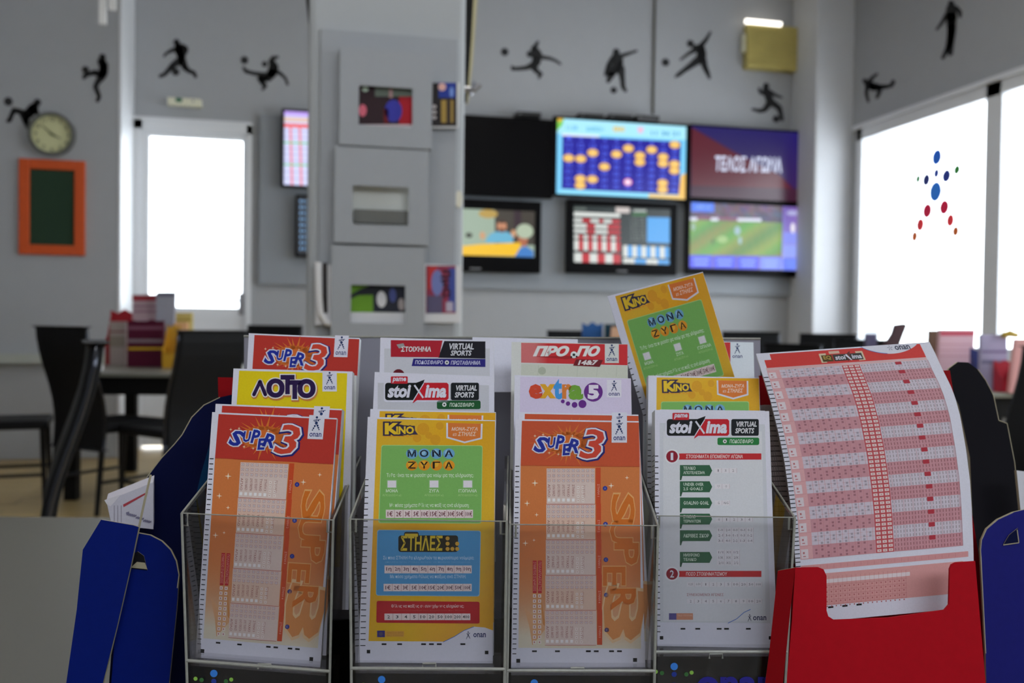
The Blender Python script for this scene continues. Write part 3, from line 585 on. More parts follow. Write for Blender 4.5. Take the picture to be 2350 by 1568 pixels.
plate([(484, 1010), (500, 960), (500, 1125), (440, 1180), (462, 1085)], Pl(.6975, 0, .12), .0008, TEAL, 'inner_fold', bs)
fa = [(318, 1223), (345, 1228), (372, 1242), (392, 1262), (405, 1288), (411, 1320)]
hole = [(300, 1302), (303, 1272), (318, 1265), (332, 1275), (340, 1308)]
plate([(238, 1800), (262, 1480), (300, 1285), (308, 1232)]+fa+[(405, 1400), (388, 1568), (372, 1800)], pB, .002, BLUE, 'front_flap', bs, rim=fa+[(407, 1350)])
plate([(298, 1305), (301, 1272), (316, 1266), (330, 1276), (338, 1309)], Pl(.6542, .05, .12), .0004, INNER, 'slot', bs); plate([(300, 1303), (314, 1290), (332, 1292), (338, 1307)], Pl(.6538, .05, .12), .0004, CARD, 'slot_edge', bs)
sl = [(346, 1090), (332, 1150), (302, 1290), (270, 1430), (234, 1580), (200, 1800)]
plate([(232, 1193), (306, 1206), (318, 1210), (300, 1300), (268, 1440), (236, 1568), (196, 1800), (110, 1800), (152, 1568), (176, 1400), (190, 1262)], Pl(.662, .12, .12), .002, BLUE, 'side_panel', bs)
cmb = MB(); pc = Pl(.6515, .05, .12)
for a, b in zip(sl[:-1], sl[1:]): cmb.tube([pc.p(*a), pc.p(*b)], .0008, CARD, n=5)
cmb.build('folded_edge', bs, label='pale cut edge of the card')
# slips in the blue stand
g = G(); 
q = [(217, 1141), (352, 1086), (352, 1200), (236, 1200)]
WS = Pl(.690, .05, .12); mb = MB()
P = [WS.p(*p) for p in [(244, 1150), (352, 1107), (352, 1215), (256, 1205)]]; mb.hexa(P, Fh*.012 - Rh*.004+UP*.003, INK, (206, 202, 214))
mb.add([WS.p(*p)-Fh*.0004 for p in [(283, 1158), (340, 1128), (340, 1132), (284, 1164)]], [(0, 1, 2, 3)], INK, (180, 70, 80))
for i in range(3): x = 262+i*8; mb.add([WS.p(*p)-Fh*.0004 for p in [(x, 1160), (x+1.5, 1160), (x+1.5, 1204), (x, 1204)]], [(0, 1, 2, 3)], INK, (150, 145, 160))
mb.add([WS.p(*p)-Fh*.0005 for p in [(240, 1148), (278, 1135), (262, 1154), (254, 1162), (246, 1158)]], [(0, 1, 2, 3, 4)], INK, (225, 220, 226))
for k in range(14): x = 290+(k*17) % 55; y = 1176+(k*7) % 22; mb.add([WS.p(*p)-Fh*.0005 for p in [(x, y), (x+7, y-2), (x+7, y+2), (x, y+4)]], [(0, 1, 2, 3)], INK, (130, 125, 150))
mb.build('slip_stack', label='stack of white slips tucked in the blue cardboard stand', category='slip stack')
# red card behind the left slips
plate([(500, 866), (600, 868), (600, 1000), (503, 1000)], Pl(.715), .002, DRED, 'card_sheet', label='dark red card just behind the yellow slip with purple lettering', category='card')
mb = MB(); pw = Pl(.70, 0, .05); pts = [(418, 1345), (408, 1370), (404, 1410), (412, 1455), (425, 1500), (432, 1560), (435, 1700)]
mb.tube([pw.p(*p) for p in pts], [.004, .006, .008, .008, .007, .006, .006], mat('white_plastic', (225, 225, 225), .3), n=14); mb.build('white_post', smooth=True, label='white rounded plastic post between blue stand and acrylic holder', category='post')
# red stand on the right
rs = thing('leaflet_stand', 'red cardboard slip stand with cut-out front and blue flap, right end of desk', 'leaflet stand', Pl(.66).p(2040, 1750))
cut = [(1825, 1303), (1878, 1302), (1890, 1307), (1897, 1322), (1897, 1402), (1901, 1415), (1914, 1423), (2040, 1418), (2168, 1400), (2178, 1388), (2180, 1306), (2184, 1296), (2194, 1291), (2238, 1288)]
PR = Pl(.648, 0, .20)
# concave outline split in strips so each face stays simple
mb = MB(); n = PR.nrm
def strip_plate(mb, poly, pl, m, th=.002):
    P = [pl.p(*p) for p in poly]; mb.hexa(P, -pl.nrm*th, m)
strip_plate(mb, [(1825, 1303), (1878, 1302), (1890, 1307), (1897, 1322), (1897, 1402), (1901, 1415), (1914, 1423), (1914, 1800), (1775, 1800), (1805, 1568), (1818, 1420)], PR, RED)
strip_plate(mb, [(1914, 1423), (2040, 1418), (2168, 1400), (2168, 1800), (1914, 1800)], PR, RED)
strip_plate(mb, [(2168, 1400), (2178, 1388), (2180, 1306), (2184, 1296), (2194, 1291), (2238, 1288), (2262, 1568), (2275, 1800), (2168, 1800)], PR, RED)
mb.build('front_panel', rs)
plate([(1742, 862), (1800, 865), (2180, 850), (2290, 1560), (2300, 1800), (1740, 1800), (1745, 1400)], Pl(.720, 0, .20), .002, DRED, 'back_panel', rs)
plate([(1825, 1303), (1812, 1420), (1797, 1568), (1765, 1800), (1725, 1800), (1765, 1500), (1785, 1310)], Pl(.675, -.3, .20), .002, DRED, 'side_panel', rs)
oc = [(2168, 870), (2178, 846), (2198, 831), (2222, 832), (2244, 848), (2262, 873), (2280, 908), (2292, 965), (2311, 972), (2328, 1060), (2336, 1130), (2345, 1200), (2362, 1300)]
plate(oc+[(2400, 1800), (2268, 1800), (2262, 1568), (2236, 1290), (2226, 1050), (2200, 930)], Pl(.706, .25, .14), .002, INNER, 'curved_side', rs, rim=oc[4:], label='tall black curved side panel with pale cut edge')
fb = [(2250, 1262), (2252, 1240), (2264, 1214), (2290, 1192), (2325, 1176), (2360, 1168)]
plate([(2268, 1800), (2262, 1500)]+fb+[(2460, 1150), (2460, 1800)], Pl(.66, .1, .12), .002, DBL, 'blue_flap', rs, rim=[(2262, 1500), (2250, 1262)]+fb[1:5])
plate([(2303, 1250), (2316, 1228), (2336, 1212), (2338, 1246)], Pl(.6588, .1, .12), .0004, NAVY, 'slot', rs, rim=[(2302, 1251), (2338, 1246), (2334, 1216)])
plate([(2333, 1080), (2375, 1085), (2390, 1200), (2345, 1200)], Pl(.735, .1, .12), .003, mat('white_paper', (225, 225, 232), .6), 'slip_stack', label='edge of a white slip pile at the far right behind black panel', category='slip stack')
# tall bowed pink sheets
Lp = [(812, 1735), (838, 1743), (866, 1752), (915, 1767), (987, 1785), (1058, 1800), (1136, 1811), (1200, 1819), (1300, 1826), (1432, 1830)]
Rp = [(812, 2133), (838, 2146), (866, 2158), (915, 2182), (945, 2193), (987, 2204), (1058, 2216), (1136, 2226), (1200, 2230), (1300, 2234), (1432, 2236)]
def ip(tab, y): return float(np.interp(y, [t[0] for t in tab], [t[1] for t in tab]))
Y0, Y1 = 812., 1432.
PP = Pl(.682, 0, .22)
def pinkP(u, v):
    yl = Y0+(Y1-Y0)*v; xl, xr = ip(Lp, yl), ip(Rp, yl); yr = 785+(yl-812)*.982
    x = xl+(xr-xl)*u; y = yl+(yr-yl)*u
    p = PP.p(x, y); b = .010*math.sin(PI*u)*(0.6+.4*(1-v))
    r = (p-CAM); return CAM + r*(1 - b/ r.dot(FW) * .5)
def pinkN(u, v): return PP.nrm
g = G(); RD = (222, 70, 66); PKs = (226, 164, 168)
def B(u0, y0, u1, y1, c, L, nx=1, ny=1): g.grid([(u0, y0), (u1, y0), (u1, y1), (u0, y1)], nx, ny, (c if callable(c) else (lambda u, v, c=c: c)), L)
B(0, 812, 1, 1432, WHITE, 0, 16, 40)
B(.035, 815, .94, 846, RD, 1, 16, 3); B(.03, 815, .075, 828, WHITE, 2, 2, 1)
for k in range(22):
    ua, ub = .60+k*.015, .60+(k+1)*.015; f_ = lambda t: 812+21*math.sin(min(1, max(0, (t-.60)/.33))*PI)**.7
    g.poly([(ua, 812), (ub, 812), (ub, f_(ub)), (ua, f_(ua))], WHITE, 3)
for k in range(9): a = (.60+k*.015, f_(.60+k*.015)); b = (.60+(k+1)*.015, f_(.60+(k+1)*.015)); g.poly([a, b, (b[0], b[1]-1.3), (a[0], a[1]-1.3)], (70, 120, 200), 4)
g.tx('onan', .79, 816, .875, 825, (70, 75, 100), 5, bold=.02); man(g, .77, 820.5, 0.0001, L=5)
for k in range(5): a = 2*PI*k/5-PI/2; g.poly([(.762, 819.5), (.762+.014*math.cos(a+.12), 820+5.5*math.sin(a+.12)), (.762+.014*math.cos(a-.12), 820+5.5*math.sin(a-.12))], (70, 75, 100), 5)
g.rr(.352, 822, .598, 843, .01, (228, 206, 176), 3); g.poly([(.35, 823), (.60, 823), (.60, 843), (.35, 843)], (228, 206, 176), 3); g.poly([(.41, 818), (.47, 818), (.47, 824), (.41, 824)], (228, 190, 170), 3)
g.poly([(.36, 826), (.42, 826), (.42, 841), (.36, 841)], (92, 74, 40), 4); g.tx('EQ', .37, 828, .41, 837, (190, 160, 80), 5, bold=.03)
g.poly([(.425, 826), (.59, 826), (.59, 841), (.425, 841)], (70, 68, 66), 4); g.poly([(.505, 826), (.53, 820), (.52, 832), (.50, 845)], (110, 60, 60), 5)
g.tx('stoi', .435, 829, .492, 838, WHITE, 5, bold=.03, shear=.1); g.tx('ima', .53, 829, .583, 838, WHITE, 5, bold=.03, shear=.1); g.line(.497, 829, .52, 841, .006, WHITE, 6)
g.poly([(.497, 827), (.505, 827), (.525, 841), (.517, 841)], WHITE, 6)
rows = [852, 876, 899, 926, 951, 977, 1006, 1035, 1065, 1095, 1127, 1159, 1190, 1222, 1255, 1286, 1290]
rows = [852+434*((i/16)**1.12) for i in range(17)]
B(.03, 846, .94, 852, (228, 190, 192), 1, 16, 1)
for i in range(16):
    a, b = rows[i], rows[i+1]; h = b-a; wht = i % 2 == 0
    c1 = (222, 211, 224) if wht else (216, 158, 168); c2 = (205, 196, 190) if wht else (186, 118, 118)
    B(.03, a, .455, b, c1, 1, 8, 2); B(.555, a, .94, b, c1, 1, 8, 2)
    B(.03, a, .10, b, (232, 178, 182), 2, 2, 2); B(.035, a+h*.25, .075, a+h*.95, (236, 222, 228), 3)
    B(.045, a+h*.45, .055, a+h*.6, (200, 120, 125), 4); B(.045, a+h*.75, .06, a+h*.82, (200, 120, 125), 4)
    B(.455, a, .555, b, (206, 86, 92), 2, 2, 2)
    for r in range(3):
        for k in range(3): X = .461+k*.0325; Y_ = a+h*(r+.17)/3; B(X, Y_, X+.024, Y_+h*.21, (238, 214, 214), 3); B(X+.009, Y_+h*.07, X+.015, Y_+h*.14, (190, 120, 125), 4)
    for j in range(10):
        X = .115+j*.034; cc = (176, 120, 130) if not wht else (178, 166, 180)
        for r in range(4): B(X, a+h*(r+.15)/4, X+.012, a+h*(r+.78)/4, cc if (r+j) % 3 else c1, 3)
        B(X+.020, a, X+.0215, b, (206, 140, 146), 3)
    for r in (1, 2): B(.10, a+h*r/3-.3, .455, a+h*r/3+.3, (214, 160, 166), 3, 8, 1)
    for j in range(22):
        X = .562+j*.0172; cc = (170, 112, 118) if not wht else (176, 164, 172)
        for r in range(3): B(X, a+h*(r+.15)/3, X+.005, a+h*(r+.8)/3, cc, 3)
        if j % 3 == 0: B(X+.010, a, X+.0114, b, (200, 136, 142), 3)
    B(.56, b-.5, .94, b, (196, 110, 116), 4, 8, 1); B(.03, b-.5, .455, b, (214, 140, 146), 4, 8, 1)
    B(.752, a+1, .795, b-1, c1, 3); B(.755, a, .79, a+h*.33, (190, 60, 74), 5)
B(.94, 852, .942, 1286, (170, 80, 90), 3, 1, 16)
B(.03, 1300, .97, 1313, (224, 160, 162), 1, 16, 1)
for j in range(22): B(.10+j*.038, 1302, .101+j*.038, 1311, (190, 110, 115), 2)
B(.03, 1322, .94, 1396, (226, 166, 164), 1, 12, 4); B(.03, 1336, .64, 1345, (236, 222, 226), 2, 12, 1)
for j in range(24): B(.03+j*.0255, 1330, .0312+j*.0255, 1396, (196, 120, 120), 3, 1, 3)
for r in range(5): B(.03, 1350+r*11, .62, 1350.7+r*11, (200, 126, 126), 3, 8, 1)
for j in range(23):
    for r in range(5): B(.04+j*.0255, 1353+r*11, .046+j*.0255, 1356+r*11, (186, 100, 104), 4)
for x in (.175, .255, .335): B(x, 1399, x+.030, 1403, BLK, 2)
for k in range(46):
    v = 866+k*(1300-866)/45; B(0, v, .028, v+2, BLK, 3)
mb = MB(); Hu = lambda x, y: (x, (y-Y0)/(Y1-Y0))
bake(mb, g, Hu, pinkP, pinkN, INK, eps=.00006)
# body of the pile behind the top sheet, each sheet a little further left
nx, ny = 12, 24; base = []
for layer in range(2):
    for j in range(ny+1):
        for i in range(nx+1):
            p = pinkP(i/nx, j/ny) - PP.nrm*(0.0 if layer == 0 else .014)
            if layer: p = p + Rh*.004
            base.append(p)
N = (nx+1)*(ny+1); fs = []
for j in range(ny):
    for L0 in (0, N):
        fs += [(L0+j*(nx+1)+i, L0+j*(nx+1)+i+1, L0+(j+1)*(nx+1)+i+1, L0+(j+1)*(nx+1)+i) for i in range(nx)]
    fs.append((j*(nx+1), (j+1)*(nx+1), N+(j+1)*(nx+1), N+j*(nx+1))); fs.append((j*(nx+1)+nx, (j+1)*(nx+1)+nx, N+(j+1)*(nx+1)+nx, N+j*(nx+1)+nx))
for i in range(nx): fs.append((i, i+1, N+i+1, N+i)); fs.append((ny*(nx+1)+i, ny*(nx+1)+i+1, N+ny*(nx+1)+i+1, N+ny*(nx+1)+i))
mb.add(base, fs, INK, (214, 212, 216))
mb.build('slip_stack', label='tall bowed pile of pink and white betting slips in red stand', category='slip stack', smooth=False)
# earlier sheets of the pile slipping out at the left
mb = MB()
for s in range(7):
    for k in range(30):
        v = .22+k*.019
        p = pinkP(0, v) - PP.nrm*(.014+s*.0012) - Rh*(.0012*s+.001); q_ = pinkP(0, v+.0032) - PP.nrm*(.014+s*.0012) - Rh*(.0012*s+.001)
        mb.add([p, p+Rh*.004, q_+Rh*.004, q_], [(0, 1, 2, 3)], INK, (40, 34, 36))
    P = [pinkP(0, .18+j*.05) - PP.nrm*(.0142+s*.0012) - Rh*(.0012*s+.001) for j in range(13)]
    for j in range(12): mb.hexa([P[j], P[j]+Rh*.03, P[j+1]+Rh*.03, P[j+1]], -PP.nrm*.0006, INK, (150, 135, 135))
mb.build('slip_stack', label='rear slips fanning out left of the pink bowed pile', category='slip stack')

# ---------------------------------------------------------------- desk
dz = mat('desk_laminate', (98, 96, 90), .5, noise=.12, nscale=500)
dk = thing('desk', 'pale grey laminate desk under all the slip holders', 'desk', (0.1, .8, 0))
far = [onZ(-500, 1180, DESK), onZ(2350, 1212, DESK)]
A_ = far[0]; d_ = (far[1]-far[0]).normalized(); p2 = far[0]+d_*2.6; back = Vector((d_.y, -d_.x, 0))
q = [A_, p2, p2+back*1.1, A_+back*1.1]
MB().hexa(q, -UP*.028, dz).build('desk_top', dk)
for a in ((.06, .06), (2.5, .06), (.06, 1.0), (2.5, 1.0)):
    c = A_+d_*a[0]+back*a[1]; MB().box((c.x-.02, c.y-.02, 0.0), (c.x+.02, c.y+.02, DESK-.028), mat('metal_leg', (90, 90, 92), .4, 1)).build('leg', dk)

# ================================================================ room
YB = 8.0
WALLM = mat('grey_painted_wall', (168, 170, 174), .85, noise=.06, nscale=9)
PILM = mat('pale_painted_pillar', (205, 207, 212), .8, noise=.05, nscale=9)
WFR = mat('white_pvc_frame', (222, 224, 228), .35); FLM = None
XR = onX(1950, 400, 1).x
kx = lambda px, y: onY(px, 500, y).x
YP = 7.55
XR = kx(1952, YP)                       # plane of the window wall
CEIL = 4.2; X0 = -3.4; YN = -2.6
# door opening
dl, dr = kx(306, YB), kx(577, YB); dt = onY(440, 283, YB).z
w = MB(); w.box((X0, YB, 0), (dl, YB+.25, CEIL), WALLM); w.box((dl, YB, dt), (dr, YB+.25, CEIL), WALLM); w.box((dr, YB, 0), (XR+.3, YB+.25, CEIL), WALLM); struct(w, 'wall_back')
xs_ = kx(272, YB*.932)
w = MB(); w.box((X0, YB*.932, 0), (xs_, YB, CEIL), WALLM); struct(w, 'wall_left', bevel=.01)
w = MB(); w.box((xs_, YB*.932-.004, 0), (xs_+.016, YB-.001, CEIL), WFR); struct(w, 'trim_4')
w = MB(); w.box((X0-.2, YN, 0), (X0, YB+.25, CEIL), WALLM); struct(w, 'wall_far_left')
w = MB(); w.box((kx(1868, YP), YP, 0), (XR+.02, YB, CEIL), PILM); struct(w, 'wall_corner', bevel=.02)
ledge_z = onY(120, 812, YB*.932).z
w = MB(); w.box((X0, YB*.932-.10, ledge_z-.07), (kx(250, YB*.932-.1), YB*.932, ledge_z), mat('ledge_paint', (172, 176, 170), .7)); struct(w, 'trim_1')
# floor with planks
fm = bpy.data.materials.new('oak_laminate_floor'); fm.use_nodes = True; nt = fm.node_tree; b = nt.nodes['Principled BSDF']; b.inputs['Roughness'].default_value = .35
tc = nt.nodes.new('ShaderNodeTexCoord'); br = nt.nodes.new('ShaderNodeTexBrick'); br.inputs['Scale'].default_value = 1; br.inputs['Brick Width'].default_value = 1.2; br.inputs['Row Height'].default_value = .19; br.inputs['Mortar Size'].default_value = .003
br.inputs['Color1'].default_value = rgb((214, 186, 128)); br.inputs['Color2'].default_value = rgb((198, 168, 110)); br.inputs['Mortar'].default_value = rgb((120, 96, 60))
nz = nt.nodes.new('ShaderNodeTexNoise'); nz.inputs['Scale'].default_value = 6; mpn = nt.nodes.new('ShaderNodeMapping'); mpn.inputs['Scale'].default_value = (1, 9, 1)
mx = nt.nodes.new('ShaderNodeMixRGB'); mx.blend_type = 'MULTIPLY'; mx.inputs[0].default_value = .35
nt.links.new(tc.outputs['Object'], br.inputs['Vector']); nt.links.new(tc.outputs['Object'], mpn.inputs[0]); nt.links.new(mpn.outputs[0], nz.inputs['Vector']); nt.links.new(br.outputs[0], mx.inputs[1]); nt.links.new(nz.outputs[0], mx.inputs[2]); nt.links.new(mx.outputs[0], b.inputs['Base Color'])
w = MB(); w.box((X0-.2, YN, -.1), (XR+.3, YB+.25, 0), fm); struct(w, 'floor')
w = MB(); w.box((X0-.2, YN, CEIL), (XR+.3, YB+.25, CEIL+.1), mat('ceiling_paint', (205, 205, 205), .9)); struct(w, 'ceiling')
# window wall
def wy(px): return onX(px, 500, XR).y
def wz(px, py): return onX(px, py, XR).z
wy1 = wy(1966); wtop = wz(1968, 300); wy0 = 0.6; SILL = .86
wm = MB(); wm.box((XR, wy1, 0), (XR+.25, YB+.25, CEIL), WALLM); wm.box((XR, wy0, wtop), (XR+.25, wy1, CEIL), WALLM); wm.box((XR, wy0, 0), (XR+.25, wy1, SILL), WALLM); wm.box((XR, YN, 0), (XR+.25, wy0, CEIL), WALLM); struct(wm, 'wall_right')
def window(name, ya, yb):                # ya nearer, yb farther
    f = MB(); t = .075; x0, x1 = XR-.015, XR+.06
    for lo, hi in (((x0, ya, SILL), (x1, ya+t, wtop)), ((x0, yb-t, SILL), (x1, yb, wtop)), ((x0, ya, wtop-t*1.3), (x1, yb, wtop)), ((x0, ya, SILL), (x1, yb, SILL+t))): f.box(lo, hi, WFR)
    fr = f.build(name, kind='structure'); fr['_w'] = list(fr.location)
    MB().box((XR+.02, ya+t, SILL+t), (XR+.026, yb-t, wtop-t*1.3), GLASS).build('pane', fr)
    MB().box((XR-.02, yb-t-.015, SILL), (XR-.016, yb-t, wtop-.05), WFR).build('gasket', fr)
    return fr
ym = (wy(2265)+wy(2292))/2
window('window_1', ym, wy1); window('window_2', ym-1.55, ym-.002); window('window_3', wy0, ym-1.552)
w = MB(); w.box((X0, YN-.2, 0), (XR+.3, YN, 2.4), WALLM); w.box((X0, YN-.2, 3.5), (XR+.3, YN, CEIL), WALLM); w.box((X0, YN-.2, 2.4), (-.8, YN, 3.5), WALLM); w.box((3.2, YN-.2, 2.4), (XR+.3, YN, 3.5), WALLM); struct(w, 'wall_behind')  # unseen rear wall, its opening placed to trim fill light and acrylic glare
# transom shadow gap above and ledge board
w = MB(); w.box((XR-.05, wy0, wtop), (XR, wy1+.02, wtop+.035), WFR); struct(w, 'trim_2')
w = MB(); w.box((XR-.12, wy0, SILL-.03), (XR, wy1, SILL), WFR); struct(w, 'trim_3')
# dotted figure on the pane
TR = bpy.data.materials.new('translucent_film'); TR.use_nodes = True; nt = TR.node_tree; b = nt.nodes['Principled BSDF']; at = nt.nodes.new('ShaderNodeAttribute'); at.attribute_name = 'ink'; out = nt.nodes['Material Output']
tl = nt.nodes.new('ShaderNodeBsdfTransparent'); ms = nt.nodes.new('ShaderNodeMixShader'); ms.inputs[0].default_value = .16; nt.links.new(at.outputs[0], b.inputs[0]); nt.links.new(at.outputs[0], tl.inputs[0]); nt.links.new(b.outputs[0], ms.inputs[1]); nt.links.new(tl.outputs[0], ms.inputs[2]); nt.links.new(ms.outputs[0], out.inputs[0])
wt = thing('window_decal', 'colourful dotted star figure stuck on the window pane', 'window decal', onX(2148, 545, XR+.015))
for x, y, rx, ry, c in ((2150,361,8.5,14,(40,130,225)),(2149,398,4,7,(50,90,190)),(2126,413,6,10,(40,60,150)),(2107,411,3,6,(60,160,80)),(2172,404,7.5,11,(40,70,170)),(2196,390,5,7,(60,160,60)),(2147,440,11.5,19,(50,150,230)),(2128,484,8,13,(225,20,90)),(2167,476,8.5,13,(225,20,90)),(2112,516,6.5,11,(240,70,80)),(2181,506,6.5,11,(240,70,80)),(2099,543,4.5,8,(225,125,30)),(2193,531,5,8,(225,125,30))):
    rx += 0; c0 = onX(x, y, XR+.0165); rx += 3.6; ry += 5; dy = Vector((0, (onX(x+rx, y, XR).y-onX(x-rx, y, XR).y)/2, 0)); dz_ = Vector((0, 0, (onX(x, y-ry, XR).z-onX(x, y+ry, XR).z)/2))
    MB().disc(c0, dy, dz_, TR, depth=Vector((-.0008, 0, 0)), col=c).build('dot', wt)

# ---- glass door
fr = MB(); t = .07; yd0, yd1 = YB-.03, YB+.08
for lo, hi in (((dl, yd0, 0), (dl+t, yd1, dt)), ((dr-t*.6, yd0, 0), (dr, yd1, dt)), ((dl, yd0, dt-t), (dr, yd1, dt)), ((dl, yd0-.02, dt), (dr, yd0+.03, dt+.025))): fr.box(lo, hi, WFR)
door = fr.build('door_1', kind='structure')
gl, gr = kx(342, YB), kx(556, YB); gt = onY(450, 318, YB).z; gb = onY(450, 706, YB).z
lf = MB()
for lo, hi in (((dl+t, YB, .02), (gl, YB+.05, dt-t)), ((gr, YB, .02), (dr-t*.6, YB+.05, dt-t)), ((gl, YB, gt), (gr, YB+.05, dt-t)), ((gl, YB, gb-.10), (gr, YB+.05, gb)), ((gl, YB+.01, .02), (gr, YB+.04, gb-.10))): lf.box(lo, hi, WFR)
lf.build('door_leaf', door)
MB().box((gl, YB+.02, gb), (gr, YB+.026, gt), GLASS).build('pane', door)
hd = MB(); hp = onY(553, 690, YB-.04); hd.tube([hp+Vector((0, .04, 0)), hp, hp+Vector((-.12, 0, 0))], .009, mat('steel', (150, 150, 155), .3, 1)); hd.box((hp.x-.02, YB-.01, hp.z-.12), (hp.x+.02, YB, hp.z+.06), MATS['steel']); hd.build('door_handle', door)
# ---- column with paper racks
YC = 3.0
cl, cr = onY(706, 400, YC).x, onY(1066, 400, YC).x
w = MB(); w.box((cl, YC, 0), (cr, YC+.42, CEIL), mat('column_paint', (176, 180, 184), .8, noise=.05, nscale=9)); struct(w, 'wall_column', bevel=.02)
RK = mat('grey_rack_metal', (160, 164, 170), .6, noise=.05)
def rx(px): return onY(px, 400, YC).x
def rz(py, px=880): return onY(px, py, YC).z
rack = thing('newspaper_rack', 'grey metal newspaper rack with three windowed pockets on the column', 'newspaper rack', (rx(890), YC-.02, rz(790)))
MB().box((rx(732), YC-.018, rz(830)), (rx(1046), YC-.0005, rz(80)), RK).build('back_board', rack, bevel=.003)
for (x0, x1, y0, y1, wx0, wx1, wy0_, wy1_) in ((778, 990, 113, 337, 822, 945, 199, 289), (768, 984, 341, 560, 810, 938, 428, 517), (763, 977, 566, 800, 808, 933, 655, 742)):
    f = MB(); yf0, yf1 = YC-.075, YC-.071; k = (YC-.075)/YC
    X = lambda p: onY(p, 400, yf0).x
    Z = lambda p: onY(880, p, yf0).z
    for a, b_, c_, d_2 in ((x0, x1, y0, wy0_), (x0, wx0, wy0_, wy1_), (wx1, x1, wy0_, wy1_), (x0, x1, wy1_, y1)): f.box((X(a), yf0, Z(d_2)), (X(b_), yf1, Z(c_)), RK)
    f.box((X(x0), yf1, Z(y1)), (X(x0)+.003, YC-.018, Z(y0)), RK); f.box((X(x1)-.003, yf1, Z(y1)), (X(x1), YC-.018, Z(y1)+(Z(y0)-Z(y1))*(.0 if y0 == 341 else .0)+.02), RK)
    f.box((X(x0), yf1, Z(y1)), (X(x1), YC-.018, Z(y1)+.003), RK)
    f.build('pocket', rack)
MB().box((rx(806), YC-.022, rz(524)), (rx(944), YC-.019, rz(420)), mat('bright_metal_plate', (212, 214, 208), .4, spec=.3)).build('inner_plate', rack)
mb = MB(); yy = YC-.03; mb.box((onY(812, 400, yy).x, yy-.01, onY(880, 514, yy).z), (onY(938, 400, yy).x, yy, onY(880, 483, yy).z), mat('dark_slot', (110, 110, 106), .7)); mb.build('slot', rack)
# newspapers
def paper_sheet(label, q, y, ops, th=.006, curl=None):
    P = [onY(px, py, y) for px, py in q]; mb = MB(); mb.hexa(P, Vector((0, th, 0)), INK, (222, 222, 226))
    g = G()
    for o in ops:
        if o[0] == 'q': g.quad(*o[1:5], o[5], o[6] if len(o) > 6 else 1)
        elif o[0] == 'c': g.circ(*o[1:4], o[4], o[6] if len(o) > 6 else 2, ry=o[5])
        elif o[0] == 't': g.tx(o[1], *o[2:6], o[6], 4, bold=.03, rot=o[7])
        elif o[0] == 'p': g.poly(o[1], o[2], 3)
    bake(mb, g, homog(q), bil(P), Vector((0, -1, 0)), INK, eps=.0004)
    if curl: mb.tube([onY(*p, y-.01) for p in curl], .010, INK, n=10, col=(235, 235, 238))
    return mb.build('newspaper', label=label, category='newspaper')
paper_sheet('colourful sports newspaper in the top pocket of the column rack', [(815, 188), (1055, 190), (1052, 293), (815, 292)], YC-.05,
    [('q', 822, 198, 945, 286, (50, 30, 36)), ('q', 860, 200, 945, 222, (110, 120, 110), 2), ('q', 915, 222, 945, 288, (180, 24, 40), 2), ('c', 902, 255, 20, (60, 60, 170), 26, 3), ('c', 832, 254, 9, (225, 110, 130), 14, 2), ('c', 838, 205, 7, (200, 220, 200), 6, 2), ('q', 820, 286, 946, 290, (220, 200, 205), 3),
     ('q', 892, 205, 900, 225, (190, 150, 150), 3), ('q', 880, 250, 890, 284, (110, 20, 30), 3), ('q', 990, 190, 1052, 290, (40, 34, 36)), ('q', 1006, 190, 1046, 225, (40, 60, 150), 2), ('c', 1014, 200, 9, (230, 180, 170), 9, 3), ('q', 1012, 230, 1040, 282, (170, 140, 70), 2), ('q', 1024, 226, 1034, 284, (60, 50, 44), 3), ('q', 1048, 190, 1054, 292, (220, 220, 220), 3), ('t', '0 0 0', 980, 254, 1012, 262, (230, 220, 220), 90), ('c', 1036, 212, 5, (120, 150, 220), 12, 3)])
paper_sheet('newspaper with a green football photo in the bottom rack pocket', [(722, 600), (938, 652), (934, 744), (724, 745)], YC-.045,
    [('q', 748, 606, 764, 720, (50, 46, 46)), ('q', 806, 640, 935, 718, (110, 160, 50)), ('p', [(850, 668), (880, 655), (900, 664), (880, 680), (845, 682), (815, 694), (812, 688)], (40, 44, 50)), ('q', 876, 652, 935, 718, (46, 48, 60), 2), ('c', 892, 690, 9, (225, 225, 230), 18, 3), ('c', 912, 680, 6, (80, 90, 150), 16, 3), ('c', 926, 700, 5, (170, 160, 160), 14, 3)], curl=[(730, 602), (731, 660), (736, 720), (750, 742), (763, 744)])
paper_sheet('red and blue newspaper poking out right of the bottom rack pocket', [(960, 604), (1060, 611), (1057, 741), (960, 740)], YC-.035,
    [('q', 978, 610, 1046, 720, (150, 60, 84)), ('q', 982, 612, 1004, 665, (196, 60, 60), 2), ('q', 1030, 616, 1046, 716, (70, 84, 160), 2), ('q', 980, 680, 1016, 720, (96, 90, 120), 2), ('c', 1004, 650, 14, (120, 130, 190), 30, 3), ('t', 'ημα', 992, 642, 1054, 664, (50, 30, 50), 90), ('q', 1024, 694, 1040, 716, (190, 180, 200), 4)])
mb = MB(); c0 = onY(1052, 458, YC-.004); mb.disc(c0, Vector((.012, 0, 0)), Vector((0, 0, .028)), mat('cream_plastic', (222, 218, 200), .4), depth=Vector((0, -.012, 0))); mb.build('bell_button', label='small cream round plastic button on the column edge', category='button')
